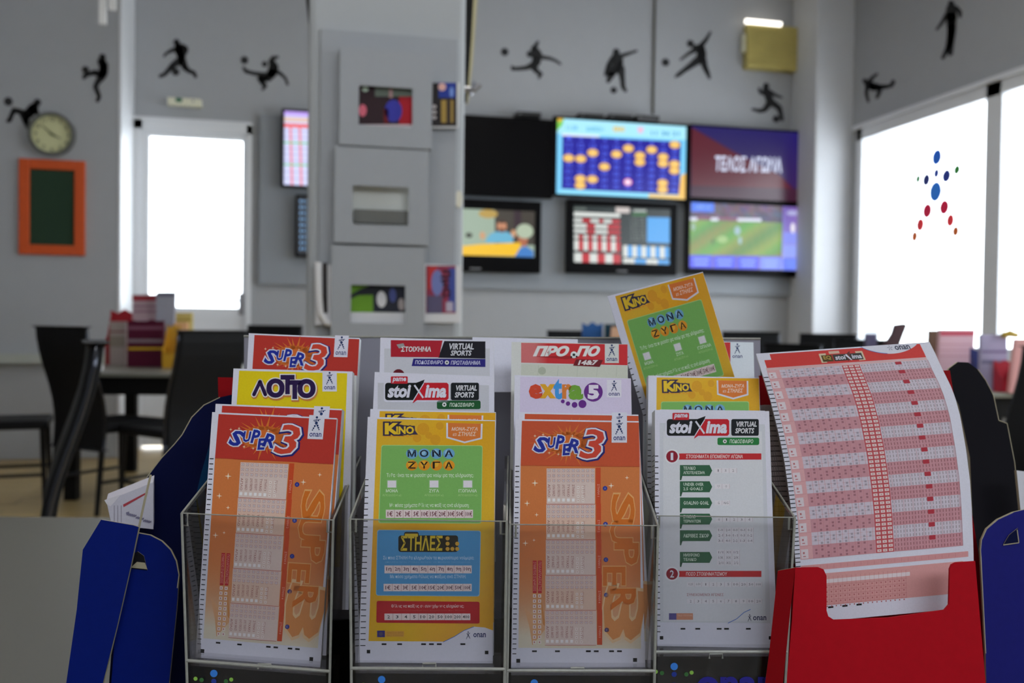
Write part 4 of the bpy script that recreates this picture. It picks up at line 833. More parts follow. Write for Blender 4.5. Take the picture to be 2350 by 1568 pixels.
# hanging black cloths behind the column
CLOTH = mat('black_cloth', (16, 15, 14), .9)
mb = MB(); y = YC+.6; mb.hexa([onY(695, -60, y), onY(760, -60, y), onY(760, 110, y), onY(715, 110, y)], Vector((0, .01, 0)), CLOTH); mb.build('hanging_banner', label='black banner edge hanging behind the column, left side', category='banner')
mb = MB(); mb.hexa([onY(1040, -60, y), onY(1090, -60, y), onY(1082, 90, y), onY(1072, 235, y), onY(1040, 235, y)], Vector((0, .01, 0)), CLOTH); mb.hexa([onY(1090, -60, y), onY(1100, -60, y), onY(1084, 150, y), onY(1074, 240, y), onY(1072, 235, y), onY(1082, 90, y)], Vector((0, .012, 0)), mat('cream_cloth', (200, 190, 150), .9)); mb.build('hanging_banner', label='black banner with cream border hanging behind the column, right side', category='banner')
mb = MB(); a = onY(1066, 205, YC+.2); mb.tube([a, a+Vector((.035, 0, .0)), a+Vector((.055, 0, .02))], .010, MATS['steel']); mb.tube([a+Vector((.02, 0, -.02)), a+Vector((.035, 0, .03))], .007, MATS['steel']); mb.build('wall_hook', label='small chrome hook on the right side of the column', category='hook')

# ---------------------------------------------------------------- screens
YS = YB-.055
MB_ = MATS
BZ = mat('glossy_black_bezel', (9, 8, 10), .35, spec=.06); BZM = mat('matt_black_back', (20, 20, 22), .5); BOARD = mat('grey_board', (146, 151, 158), .8, noise=.05, nscale=8)
w = MB(); A0 = onY(597, 262, YS); B0 = onY(1862, 680, YS); w.box((A0.x, YS, B0.z+.0), (B0.x, YB-.001, A0.z), BOARD); w.build('mounting_board', label='wide grey panel on the back wall carrying the televisions', category='wall panel')
def tv(label, outer, scr, draw, ref=None, dy=.10, logo=None, name='television', group=None):
    yf = YS-dy
    def rect(q):
        P = [onY(px, py, yf) for px, py in q]
        return (P[0].x+P[3].x)/2, (P[1].x+P[2].x)/2, (P[2].z+P[3].z)/2, (P[0].z+P[1].z)/2
    x0, x1, z0, z1 = rect(outer); T = thing(name, label, 'television', ((x0+x1)/2, YS-.02, z0), group='televisions on the back wall')
    X0s, X1s, Z0s, Z1s = rect(scr)
    f = MB()
    for lo, hi in (((x0, yf, z0), (X0s, yf+.05, z1)), ((X1s, yf, z0), (x1, yf+.05, z1)), ((X0s, yf, z0), (X1s, yf+.05, Z0s)), ((X0s, yf, Z1s), (X1s, yf+.05, z1))): f.box(lo, hi, BZ)
    f.build('bezel', T)
    MB().box((x0+.04, yf+.05, z0+.05), (x1-.04, YS-.001, z1-.05), BZM).build('back_shell', T)
    s = MB(); s.box((X0s, yf+.006, Z0s), (X1s, yf+.02, Z1s), BZ)
    Q = [Vector((X0s, yf+.006, Z1s)), Vector((X1s, yf+.006, Z1s)), Vector((X1s, yf+.006, Z0s)), Vector((X0s, yf+.006, Z0s))]
    if draw: bake(s, draw, homog(ref or scr), bil(Q), Vector((0, -1, 0)), SCREEN, eps=.0006, clip=(0, 1))
    s.build('screen', T)
    if logo:
        cx = (x0+x1)/2; mb = MB(); mb.box((cx-.05, yf-.001, z0+.022), (cx+.05, yf, z0+.034), mat('logo_silver', (120, 120, 125), .4)); mb.build('logo', T)
    return T
# results board with numbers
q = [(1281, 276), (1577, 286), (1571, 456), (1275, 446)]
g = G(); CY = (120, 205, 250)
g.poly(q, CY, 0); g.poly([(1281, 276), (1577, 286), (1576, 317), (1280, 310)], (168, 232, 252), 1)
g.poly([(1281, 276), (1296, 276), (1292, 292), (1280, 304)], (120, 205, 80), 2); g.poly([(1281, 276), (1295, 276), (1284, 286)], (230, 170, 60), 3)
g.poly([(1291, 310), (1375, 312), (1375, 316), (1290, 315)], (235, 240, 252), 2)
g.poly([(1292, 315), (1564, 322), (1558, 445), (1287, 435)], (24, 16, 150), 2)
g.poly([(1290, 434), (1558, 444), (1571, 456), (1275, 446)], (140, 220, 252), 1); g.poly([(1487, 444), (1571, 447), (1571, 456), (1484, 452)], (240, 200, 110), 2); g.poly([(1562, 400), (1574, 395), (1571, 456), (1556, 447)], (240, 190, 90), 3)
for t, a, b_, c in (('11:38', 1301, 1325, (100, 180, 230)), ('ΚΛΗΡΩΣΗ 1', 1346, 1385, (70, 170, 210)), ('11 36 21', 1495, 1560, (60, 150, 200))): yy = 296+(a-1300)*.035; g.tx(t, a, yy-4, b_, yy+5, c, 3, bold=.03)
g.tx('KINO', 1407, 291, 1433, 302, (225, 195, 90), 4, bold=.06); g.poly([(1462, 290), (1478, 291), (1474, 304), (1464, 304)], (235, 190, 215), 3)
hit = {10, 16, 18, 23, 25, 27, 29, 31, 32, 37, 39, 40, 44, 50, 62, 63, 69, 72, 79}
for r in range(8):
    for c in range(10):
        n_ = r*10+c+1; x = 1306+c*27.0-r*.55; yy = 320+r*15.1+c*1.0
        if n_ in hit: g.circ(x, yy, 12.5, (238, 184, 78), 4, ry=9); g.tx(str(n_), x-5, yy-4, x+5, yy+4, (250, 225, 160), 5, bold=.03)
        elif n_ == 66: g.circ(x, yy+2, 10, (220, 50, 130), 4, ry=8.5); g.circ(x, yy+2, 8, (250, 215, 240), 5, ry=7)
        else: g.tx(str(n_), x-(3 if n_ < 10 else 6), yy-4.5, x+(3 if n_ < 10 else 6), yy+4.5, (74, 92, 225), 4, bold=.04)
tv('bright television showing a blue number board with yellow discs', [(1271, 271), (1583, 281), (1579, 460), (1268, 452)], q, g)
# red and navy screen with white words
q = [(1588, 292), (1857, 303), (1850, 460), (1584, 456)]; g = G()
g.grid(q, 8, 5, lambda u, v: (26+20*v+30*max(0, u-.6)*v, 14+10*v, 92-20*v+60*max(0, u-.8)), 0)
g.poly([(1590, 296), (1690, 352), (1790, 400), (1850, 462), (1586, 458), (1586, 300)], (84, 12, 34), 1)
g.poly([(1586, 430), (1850, 430), (1850, 462), (1586, 458)], (58, 18, 44), 2)
g.tx('ΤΕΛΟΣ ΑΓΩΝΑ', 1643, 361, 1794, 394, (208, 214, 240), 4, bold=.03, shear=.15)
tv('television with red and navy picture and white Greek words', [(1584, 288), (1863, 299), (1856, 466), (1580, 461)], q, g)
# football match
q = [(1585, 467), (1846, 473), (1843, 622), (1582, 614)]; g = G()
g.poly(q, (110, 90, 150), 0); g.grid([(1585, 467), (1797, 472), (1797, 512), (1583, 508)], 20, 4, lambda u, v: (66+random.uniform(-22, 34), 48+random.uniform(-18, 26), 78+random.uniform(-20, 32)), 1)
g.grid([(1583, 506), (1795, 510), (1792, 587), (1583, 585)], 14, 8, lambda u, v: (98+26*math.sin(u*17+v*9)+10*v, 142+14*math.sin(u*11+v*6), 52), 2)
for a, b_ in ((1583, 1600), (1630, 1647), (1690, 1745)): g.quad(a, 501, b_, 508, (215, 215, 235), 3)
g.quad(1648, 500, 1690, 506, (130, 60, 96), 3); g.quad(1600, 499, 1630, 506, (120, 60, 90), 3)
g.quad(1587, 466, 1638, 488, (56, 110, 235), 3); g.tx('LIVE 1-0', 1598, 472, 1628, 482, (140, 180, 250), 4)
g.circ(1690, 530, 7, (150, 180, 190), 4, ry=10); g.circ(1696, 552, 4, (150, 185, 190), 4, ry=9); g.circ(1634, 555, 2, (50, 80, 40), 4, ry=7); g.circ(1656, 550, 12, (150, 185, 110), 3, ry=8); g.circ(1591, 522, 5, (140, 170, 150), 4, ry=9)
g.grid([(1795, 472), (1846, 474), (1843, 622), (1792, 620)], 4, 8, lambda u, v: (110+60*v+20*u, 90+90*v, 170+50*min(1, v*1.6)), 2)
g.circ(1818, 487, 14, (170, 170, 215), 4, ry=6); g.circ(1819, 522, 5, (235, 230, 240), 4, ry=12)
g.quad(1797, 532, 1846, 560, (140, 150, 240), 3); g.quad(1797, 562, 1846, 590, (150, 165, 245), 3)
for k in range(5):
    x = 1583+k*53; g.quad(x, 587+k*1.2, x+50, 615+k*1.5, (66, 74, 235) if k < 3 else (110, 130, 245), 3); g.quad(x+8, 594+k*1.2, x+42, 598+k*1.2, (130, 160, 250), 4); g.quad(x+10, 604+k*1.2, x+40, 608+k*1.2, (130, 160, 250), 4)
tv('television showing a green football match with blue tiles', [(1577, 461), (1856, 467), (1850, 638), (1576, 628)], q, g)
# coupon tables
q = [(1317, 472), (1540, 480), (1536, 607), (1314, 602)]; g = G(); g.poly(q, (16, 30, 30), 0)
Wt = (214, 218, 214); Rt = (190, 24, 40); Bt = (64, 154, 225)
def row(y0, y1, cells, x0=1318, x1=1424, c2=Rt):
    n_ = len(cells); 
    for i, c in enumerate(cells):
        if c == '.': continue
        a = x0+(x1-x0)*i/n_; b_ = x0+(x1-x0)*(i+1)/n_-.6; s_ = (a-1318)*.03; g.quad(a, y0+s_, b_, y1+s_, Wt if c == 'w' else c2, 2)
g.quad(1318, 477, 1346, 483, (90, 100, 95), 2); g.quad(1414, 475, 1446, 489, (200, 190, 186), 3); g.quad(1455, 481, 1484, 486, (170, 178, 172), 2)
g.poly([(1318, 487), (1424, 491), (1424, 499), (1318, 497)], Wt, 2)
row(502, 510, 'wwrrwwrwwrr'); row(514, 523, 'wwwrrwwwrrr'); row(527, 535, 'wwwrrwwwrrr'); row(540, 548, 'wrwrwrwrwr'); row(552, 575, 'wrwrwrwrwr'); row(581, 603, 'wwrrwwrrwwrr')
g.quad(1452, 488, 1486, 496, (30, 90, 40), 1); g.poly([(1486, 498), (1538, 499), (1537, 558), (1485, 556)], Bt, 2)
for r in range(8): g.tx('%d %d %d' % (r+1, 22+r*3, 140-r*7), 1448, 499+r*7, 1480, 503.5+r*7, (120, 130, 125), 3, res=1)
row(560, 586, 'wbwbwbwbwb', 1430, 1536, Bt); row(590, 600, 'wwbbwwbb', 1430, 1536, Bt)
tv('television with red, white and blue coupon tables on black', [(1303, 459), (1556, 466), (1551, 632), (1299, 627)], q, g, logo=1)
# film scene
q = [(960, 478), (1228, 482), (1226, 588), (955, 585)]; g = G()
g.poly(q, (150, 168, 150), 0); g.quad(1135, 478, 1228, 560, (58, 52, 44), 1); g.quad(1180, 482, 1196, 540, (44, 24, 36), 2); g.circ(1120, 490, 22, (176, 146, 70), 3, ry=10)
g.circ(1151, 517, 11, (190, 130, 96), 4, ry=14); g.circ(1151, 506, 11, (60, 44, 34), 5, ry=5); g.circ(1151, 527, 8, (110, 70, 50), 5, ry=5)
g.poly([(1115, 548), (1125, 535), (1140, 530), (1163, 530), (1176, 538), (1178, 556), (1113, 556)], (100, 170, 200), 4); g.circ(1106, 540, 6, (200, 150, 110), 4, ry=9); g.circ(1178, 534, 6, (200, 150, 110), 4, ry=9)
g.poly([(1060, 565), (1100, 560), (1195, 554), (1190, 586), (1060, 588), (955, 585), (955, 570)], (236, 186, 30), 5)
g.circ(1204, 528, 20, (170, 184, 160), 6, ry=17); g.poly([(1188, 538), (1212, 545), (1206, 565), (1190, 560)], (170, 100, 70), 5); g.poly([(1180, 588), (1192, 568), (1206, 562), (1224, 574), (1224, 588)], (60, 120, 190), 6); g.circ(1075, 540, 8, (50, 54, 40), 2, ry=6)
tv('television showing two people on screen with a yellow foreground', [(940, 455), (1243, 459), (1240, 627), (935, 621)], q, g, logo=1)
tv('large switched-off black television at the top beside the column', [(960, 262), (1270, 270), (1267, 452), (955, 447)], [(967, 268), (1264, 276), (1261, 444), (962, 440)], None)
# left screens behind the column
q = [(655, 261), (936, 266), (932, 432), (649, 428)]; g = G(); g.poly(q, (210, 214, 250), 0); g.poly([(655, 261), (936, 265), (936, 274), (654, 271)], (190, 160, 245), 1); g.quad(652, 275, 936, 284, (225, 190, 170), 1); g.quad(650, 289, 936, 297, (235, 80, 70), 2)
for x in (665, 686, 715, 750, 790): g.quad(x, 289, x+5, 430, (235, 120, 130), 2)
for yy in (330, 380): g.quad(650, yy, 936, yy+4, (110, 200, 140), 3)
for yy in (305, 318, 345, 358, 371, 398, 412): g.quad(650, yy, 936, yy+1.5, (150, 150, 200), 2)
tv('bright white odds television half hidden left of the column, upper', [(648, 256), (944, 261), (940, 437), (643, 433)], q, g)
q = [(684, 456), (918, 459), (916, 588), (682, 586)]; g = G(); g.poly(q, (12, 16, 26), 0)
for r in range(9):
    g.tx('8 4 1', 688, 462+r*13.5, 704, 468+r*13.5, (120, 170, 220), 2, bold=.03)
    g.quad(710, 462+r*13.5, 900, 467+r*13.5, (60, 90, 140), 2)
tv('dark television with blue figures half hidden left of the column, lower', [(679, 450), (925, 453), (923, 594), (677, 592)], q, g)
for x0, x1, yb, nm in ((1187, 1242, 268, 'leftmost, above the switched-off television'), (1330, 1386, 272, 'left one of three above the number board'), (1399, 1452, 274, 'middle one of three above the number board'), (1461, 1513, 276, 'right one of three, with a pale front strip')):
    yf = YS-.12; a = onY(x0, yb, yf); b_ = onY(x1, yb, yf); T = thing('set_top_box', 'small black set-top box, '+nm, 'set-top box', ((a.x+b_.x)/2, yf+.06, a.z), group='set-top boxes above the televisions')
    h = .05; MB().box((a.x, yf, a.z+.005), (b_.x, yf+.16, a.z+h), BZM).build('casing', T); MB().disc((a.x+.03, yf-.0015, a.z+.03), Vector((.008, 0, 0)), Vector((0, 0, .008)), MATS['logo_silver'], depth=Vector((0, .002, 0))).build('knob', T)
    MB().box((a.x+.02, yf-.002, a.z+.008), (b_.x-.02, yf, a.z+.02), MATS['logo_silver'] if 'pale' in nm else BZ).build('front_strip', T)
mb = MB(); mb.tube([onY(1505, -80, YB-.012), onY(1499, 262, YB-.012)], .012, mat('cable_cover', (96, 94, 88), .7), n=8); mb.build('cable', label='thin grey cable running down the back wall to the televisions', category='cable')

# ---------------------------------------------------------------- wall stickers
STK = mat('black_vinyl', (20, 21, 24), .6)
def capsule(mb, P, pts, off):
    pts = [(x, y, r*1.22+.3) for x, y, r in pts]
    for (x0, y0, r0), (x1, y1, r1) in zip(pts[:-1], pts[1:]):
        a = math.atan2(y1-y0, x1-x0); q = [(x0+r0*math.cos(a+PI/2+k*PI/6), y0+r0*math.sin(a+PI/2+k*PI/6)) for k in range(7)] + [(x1+r1*math.cos(a-PI/2+k*PI/6), y1+r1*math.sin(a-PI/2+k*PI/6)) for k in range(7)]
        mb.hexa([P(*p) for p in q], off, STK)
def player(label, P, off, strokes, ball=None):
    T = thing('wall_decal', label, 'wall decal', P(strokes[0][-1][0], max(p[1] for s in strokes for p in s)), group='footballer stickers along the walls')
    mb = MB()
    for s in strokes:
        if len(s) == 1: s = [s[0], (s[0][0]+.6, s[0][1]+.6, s[0][2])]
        capsule(mb, P, s, off)
    mb.build('figure', T)
    if ball: m2 = MB(); capsule(m2, P, [ball, (ball[0]+.4, ball[1]+.4, ball[2])], off); m2.build('ball', T)
    return T
PW = lambda x, y: onY(x, y, YB-.001); PL = lambda x, y: onY(x, y, YB*.932-.001); PX = lambda x, y: onX(x, y, XR-.001); o1 = Vector((0, -.003, 0)); o2 = Vector((-.003, 0, 0))
player('black footballer sticker lunging beside the clock, ball top left', PL, o1, [[(86,235,6.5)],[(84,238,5),(76,250,10),(64,262,9),(54,264,7)],[(58,262,6),(42,255,5),(32,253,4.5),(27,264,4),(22,276,4),(18,278,3)],[(56,264,8),(60,278,6),(64,292,4)],[(82,250,4),(87,262,3)]], (19,233,8))
player('black footballer sticker juggling a ball on one raised foot, left wall', PL, o1, [[(235,131,6)],[(236,136,4),(238,150,8.5),(238,166,8),(233,176,8)],[(232,142,3),(227,138,2.5),(228,146,3)],[(233,172,7),(218,167,5),(206,169,4),(195,174,4),(193,179,3)],[(232,178,7),(223,190,5),(219,200,4.5),(224,212,4),(228,222,3.5),(224,231,3.5)]], (196,160,6.5))
player('black footballer sticker striding with a ball under him, above the exit sign', PW, o1, [[(405,97,6)],[(407,104,5),(411,115,9),(417,130,7.5),(414,142,7)],[(402,113,4),(390,118,3),(380,124,2),(377,129,2)],[(416,106,5),(426,110,4),(429,115,3),(424,124,3)],[(412,140,7.5),(396,151,5.5),(386,162,4),(378,171,3.5),(368,175,3)],[(419,140,7),(424,154,6),(433,163,4),(445,167,3.5),(449,176,3)]], (403,165,7))
player('black footballer sticker in a flying kick left of the column', PW, o1, [[(607,147,5)],[(624,140,5),(628,155,9),(624,168,9),(615,178,8)],[(622,142,5),(627,133,3.5),(637,131,2.5)],[(632,163,4),(645,170,3),(655,180,2.5),(660,194,2.2)],[(613,174,6),(598,171,4),(580,168,3.5),(565,164,3.5),(559,156,2.5)],[(606,180,7),(597,181,5),(604,192,4.5),(610,197,3),(603,205,2.5)]], (561,138,7))
player('black footballer sticker in a flying kick right of the column', PW, o1, [[(1216,124,6)],[(1226,112,6),(1233,126,9),(1231,142,8),(1225,150,7)],[(1226,112,5),(1230,104,3.5),(1234,97,2.5)],[(1240,131,4),(1262,134,3),(1276,140,2.5),(1286,147,1.8)],[(1222,150,6),(1208,156,4),(1190,158,3.5),(1177,158,3.5),(1175,153,2)],[(1226,156,6),(1232,164,4.5),(1241,170,3.5),(1237,178,2.5)]], (1158,119,7))
player('black footballer sticker with one arm stretched out right, ball at his feet', PW, o1, [[(1414,119,6)],[(1414,127,7),(1418,140,10),(1416,156,10)],[(1422,130,4),(1440,124,3),(1461,117,1.8)],[(1406,134,4.5),(1397,148,4),(1394,160,4),(1389,172,2.5)],[(1410,158,9),(1402,172,7),(1396,186,4)],[(1424,158,8),(1428,178,5),(1430,200,4),(1436,209,2.5)]], (1408,207,6))
player('black footballer sticker leaning back with one arm raised, ball at left', PW, o1, [[(1584,100,6.5)],[(1596,110,6),(1608,112,8),(1610,126,9),(1606,138,8)],[(1608,106,5),(1620,92,3.5),(1630,74,1.8)],[(1598,113,5),(1580,123,3),(1562,137,1.8)],[(1602,138,7.5),(1585,151,5.5),(1568,163,4),(1558,171,4),(1551,176,2)],[(1613,138,7),(1618,155,5),(1624,168,4),(1628,179,2.5)]], (1527,143,7))
player('black footballer sticker running below the metal box', PW, o1, [[(1758,197,5.5)],[(1757,205,6),(1762,218,7),(1768,234,7)],[(1752,214,4),(1745,212,3),(1742,204,2.5)],[(1766,211,4),(1780,219,2.8),(1794,224,1.6)],[(1765,238,6.5),(1755,252,4.5),(1744,255,3.5),(1727,251,2.2)],[(1775,238,6),(1788,248,5),(1792,262,4),(1795,275,3)]], (1781,273,6.5))
player('dark footballer sticker diving, on the window wall near the corner', PX, o2, [[(1985,186,4.5)],[(1992,194,6),(2005,199,8),(2020,201,5.5)],[(1995,188,4),(2003,178,3),(2013,170,2)],[(1990,200,3.5),(1988,215,3),(1993,233,2)],[(2020,200,5),(2035,199,3.5),(2046,197,3),(2050,188,4)],[(2020,203,4),(2018,212,3.5),(2013,224,2.5)]])
player('dark footballer sticker standing high on the window wall', PX, o2, [[(2183,8,6)],[(2183,20,9),(2184,40,10),(2183,62,8)],[(2174,32,4),(2162,52,3),(2150,68,1.8)],[(2194,18,4.5),(2203,27,3.5),(2204,38,2.5)],[(2185,62,8),(2182,88,7),(2176,110,5),(2164,133,3)],[(2184,70,8),(2182,100,6),(2181,122,5)]])

# ---------------------------------------------------------------- wall objects at left
yL = YB*.932
c0 = onY(119, 308, yL-.03); R_ = (onY(173, 308, yL).x-onY(65, 308, yL).x)/2
ck = thing('wall_clock', 'round silver-rimmed clock above the orange framed board', 'clock', (c0.x, yL-.03, c0.z-R_))
def ring(mb, c, r0, r1, y0, y1, m, n=40):
    V = []; 
    for k in range(n):
        a = 2*PI*k/n
        for r, y in ((r0, y0), (r1, y0), (r1, y1), (r0, y1)): V.append((c.x+r*math.cos(a), y, c.z+r*math.sin(a)))
    fs = []
    for k in range(n):
        j = (k+1) % n
        for i in range(4): fs.append((k*4+i, k*4+(i+1) % 4, j*4+(i+1) % 4, j*4+i))
    mb.add(V, fs, m)
mb = MB(); ring(mb, c0, R_*.86, R_, yL-.055, yL-.001, mat('silver_rim', (120, 122, 118), .35, .8)); mb.build('rim', ck)
MB().disc((c0.x, yL-.025, c0.z), Vector((R_*.88, 0, 0)), Vector((0, 0, R_*.88)), mat('cream_dial', (206, 206, 160), .6), depth=Vector((0, .02, 0))).build('dial', ck)
def hand(ang, ln, w_, nm):
    a = math.radians(ang); d = Vector((math.sin(a), 0, math.cos(a))); s = Vector((d.z, 0, -d.x))*w_; c = Vector((c0.x, yL-.03, c0.z)); m2 = MB(); m2.hexa([c-s-d*.02, c+s-d*.02, c+d*ln+s*.4, c+d*ln-s*.4], Vector((0, .002, 0)), mat('clock_hand', (92, 92, 70), .5)); m2.build(nm, ck)
hand(-48, R_*.62, .006, 'minute_hand'); hand(116, R_*.42, .008, 'hour_hand')
mb = MB()
for k in range(12):
    v, f, bb = glyphs(str(k or 12), .02, 0, 2); a = 2*PI*k/12; cc = Vector((c0.x+math.sin(a)*R_*.70, yL-.0265, c0.z+math.cos(a)*R_*.70)); sc = R_*.17/(bb[3]-bb[1])
    mb.add([cc+Vector(((X-(bb[0]+bb[2])/2)*sc, 0, (Y-(bb[1]+bb[3])/2)*sc)) for X, Y in v], f, MATS['clock_hand'])
mb.build('numerals', ck)
fa_, fb_ = onY(45, 364, yL), onY(196, 588, yL); ORG = mat('orange_frame_paint', (214, 84, 18), .5, noise=.2, nscale=20)
cb = thing('chalkboard', 'dark green chalkboard in an orange wooden frame', 'chalkboard', ((fa_.x+fb_.x)/2, yL-.02, fb_.z))
fwid = onY(70, 400, yL).x-fa_.x; mb = MB()
for lo, hi in (((fa_.x, fb_.z), (fa_.x+fwid, fa_.z)), ((fb_.x-fwid, fb_.z), (fb_.x, fa_.z)), ((fa_.x+fwid, fb_.z), (fb_.x-fwid, fb_.z+fwid)), ((fa_.x+fwid, fa_.z-fwid), (fb_.x-fwid, fa_.z))): mb.box((lo[0], yL-.03, lo[1]), (hi[0], yL-.001, hi[1]), ORG)
mb.build('frame', cb, bevel=.006)
MB().box((fa_.x+fwid, yL-.015, fb_.z+fwid), (fb_.x-fwid, yL-.002, fa_.z-fwid), mat('green_slate', (26, 56, 36), .8, noise=.2, nscale=6)).build('board', cb)
# exit sign
a, b_ = onY(387, 227, YB), onY(464, 249, YB); es = thing('exit_sign', 'cream emergency exit light with green patch above the glass door', 'exit sign', ((a.x+b_.x)/2, YB-.03, b_.z))
MB().box((a.x, YB-.07, b_.z), (b_.x, YB-.001, a.z), mat('cream_case', (222, 220, 196), .5)).build('casing', es, bevel=.004)
gp = onY(403, 238, YB-.072); MB().box((gp.x, YB-.073, b_.z+.025), (gp.x+.05, YB-.0702, a.z-.004), mat('exit_green', (20, 96, 62), .5)).build('pictogram', es, label='dark green square')
MB().box((gp.x+.13, YB-.073, b_.z+.03), (gp.x+.14, YB-.0702, a.z-.01), MATS['logo_silver']).build('seam', es)
# ceiling drop rods
for x, y, l in ((236, 55, 'longer white rod hanging from the ceiling at top left'), (258, 22, 'shorter white rod hanging from the ceiling beside the longer one')):
    yy = 6.2; p = onY(x, y, yy); t = MB(); t.box((p.x-.02, yy-.02, p.z), (p.x+.02, yy+.02, CEIL), MATS['white_plastic']); t.build('ceiling_rod', label=l, category='rod')
# metal box; the reflection along its top is an emissive strip
a, b_ = onY(1706, 55, YB), onY(1819, 170, YB); GOLD = mat('brass_sheet', (206, 190, 112), .45, .15, noise=.35, nscale=7)
bx_ = thing('wall_heater', 'square brass-coloured metal box with bright top strip, high at right', 'wall heater', ((a.x+b_.x)/2, YB-.05, b_.z))
MB().box((a.x, YB-.10, b_.z), (b_.x, YB-.001, a.z-.02), GOLD).build('reflector', bx_, bevel=.008)
for k in range(5): z = b_.z+.05+k*.075; MB().box((a.x+.02, YB-.108, z), (b_.x-.03, YB-.10, z+.012), mat('brass_rib', (190, 174, 104), .4, .2)).build('rib', bx_)
l0, l1 = onY(1711, 58, YB-.1), onY(1792, 58, YB-.1); t = MB(); t.tube([(l0.x, YB-.10, a.z-.008), (l1.x, YB-.10, a.z-.008)], .022, mat('emissive_glint', (255, 250, 240), .5, emit=2.5)); t.build('glint_strip', bx_, label='white emissive strip standing in for a reflection')
MB().box((a.x-.03, YB-.06, b_.z+.15), (a.x, YB-.01, b_.z+.32), MATS['cream_case']).build('side_bracket', bx_)

# ---------------------------------------------------------------- chairs and tables
BL_ = mat('black_leatherette', (15, 16, 19), .6, spec=.15, bump=.2, nscale=60); FRM = mat('black_lacquer_metal', (14, 14, 16), .35, spec=.25)
def make_chair(label, loc, rot, sc=1.0, group='black dining chairs around the room'):
    T = local_thing('dining_chair', label, 'chair', loc, rot, group=group)
    mb = MB(); n = 10; V = []; prof = []
    for k in range(n+1):
        t = k/n; z = .34+.66*t; y = -.20-.075*t+.03*math.sin(t*PI*1.6); hw = .205+.004*math.sin(t*PI); prof.append((y, z, hw))
    cols = [(-1, 0), (1, 0), (1, 1), (-1, 1)]
    for y, z, hw in prof:
        for sx, sy in cols: V.append((sx*hw, y-.036*sy, z))
    fs = []
    for k in range(n):
        for i in range(4): fs.append((k*4+i, k*4+(i+1) % 4, (k+1)*4+(i+1) % 4, (k+1)*4+i))
    fs += [(0, 1, 2, 3), tuple(n*4+i for i in (3, 2, 1, 0))]
    mb.add(V, fs, BL_); mb.build('backrest', T, bevel=.014)
    for sx in (-1, 1):
        e = MB(); e.tube([(sx*(hw+.003), y-.018, z) for y, z, hw in prof], .007, mat('dark_chrome', (70, 72, 80), .2, .9), n=8); e.build('side_frame', T, smooth=True)
    MB().box((-.21, -.21, .43), (.21, .22, .48), BL_).build('seat', T, bevel=.015)
    for sx in (-1, 1):
        MB().tube([(sx*.185, .19, .44), (sx*.2, .205, 0)], [.016, .012], FRM, n=8).build('leg', T)
        MB().tube([(sx*.185, -.2, .46), (sx*.2, -.25, 0)], [.018, .013], FRM, n=8).build('leg', T)
        MB().tube([(sx*.19, .195, .17), (sx*.19, -.23, .17)], .010, FRM, n=8).build('stretcher', T)
    T.scale = (sc, sc, sc)
    return T
def dup(T, label, loc, rot, sc=1.0):
    r = T.copy(); COL.objects.link(r); r.location = loc; r.rotation_euler = (0, 0, rot); r.scale = (sc, sc, sc); r['label'] = label
    for ch in T.children:
        c = ch.copy(); COL.objects.link(c); c.parent = r
    return r
def gp_(px, d): p = CAM + (FW*0+Fh*1.0+Rh*((px-W/2)/FPX))*d; return Vector((p.x, p.y, 0))
C = [(168, 5.0, -42, 'black high-back chair at left, between clock wall and leaflet table', 1.02), (470, 4.9, 42, 'black high-back chair in front of the glass door', 1.01), (624, 7.15, 165, 'black chair partly hidden behind the orange slip, left of column', 1.03),
     (150, 2.45, 103, 'near black chair seen edge-on with shiny frame, left', 1.0), (-95, 5.2, -80, 'black chair at the far left edge, seat only in view', 1.0), (1325, 6.9, 180, 'black chair behind the blue and tan leaflet stands', 1.02),
     (1728, 7.0, 165, 'black chair just right of the tilted yellow slip', 1.03), (1806, 5.9, 120, 'low black chair back between the two taller ones at right', .96), (1897, 7.2, 140, 'black chair in front of the white corner pillar', 1.02), (1990, 6.2, 150, 'dark chair under the window beside the corner pillar', .99), (2420, 3.6, 95, 'dark chair cut off by the right frame edge', 1.0)]
c1 = None
for px, d, rt, lb, sc in C:
    r_ = math.radians(rt); base = gp_(px, d) + Vector((-math.sin(r_), math.cos(r_), 0))*.25*sc
    if c1 is None: c1 = make_chair(lb, base, r_, sc)
    else: dup(c1, lb, base, r_, sc)
TT = mat('stone_table_top', (128, 128, 118), .35, noise=.25, nscale=60); TA = mat('black_table_apron', (15, 14, 14), .6, spec=.15)
def table(label, c, rot, sx, sy, h=.75):
    T = local_thing('dining_table', label, 'table', (c.x, c.y, 0), rot)
    MB().box((-sx, -sy, h-.025), (sx, sy, h), TT).build('table_top', T, bevel=.004)
    MB().box((-sx+.04, -sy+.04, h-.13), (sx-.04, sy-.04, h-.025), TA).build('apron', T)
    for a in (-1, 1):
        for b2 in (-1, 1): MB().box((a*(sx-.08)-.035, b2*(sy-.08)-.035, 0), (a*(sx-.08)+.035, b2*(sy-.08)+.035, h-.13), TA).build('leg', T)
    return T
tl_c = gp_(395, 5.9); table('table with leaflet stands between black chairs at left', tl_c, math.radians(-8), .50, .60)
tr_c = gp_(2235, 5.1); table('table below the window with red and blue leaflet stands', tr_c, math.radians(-4), .52, .50)
tm_c = gp_(1385, 6.1); table('table behind the slips, right of the column, with blue stand', tm_c, 0, .50, .42)
tn_c = gp_(2015, 5.6); 

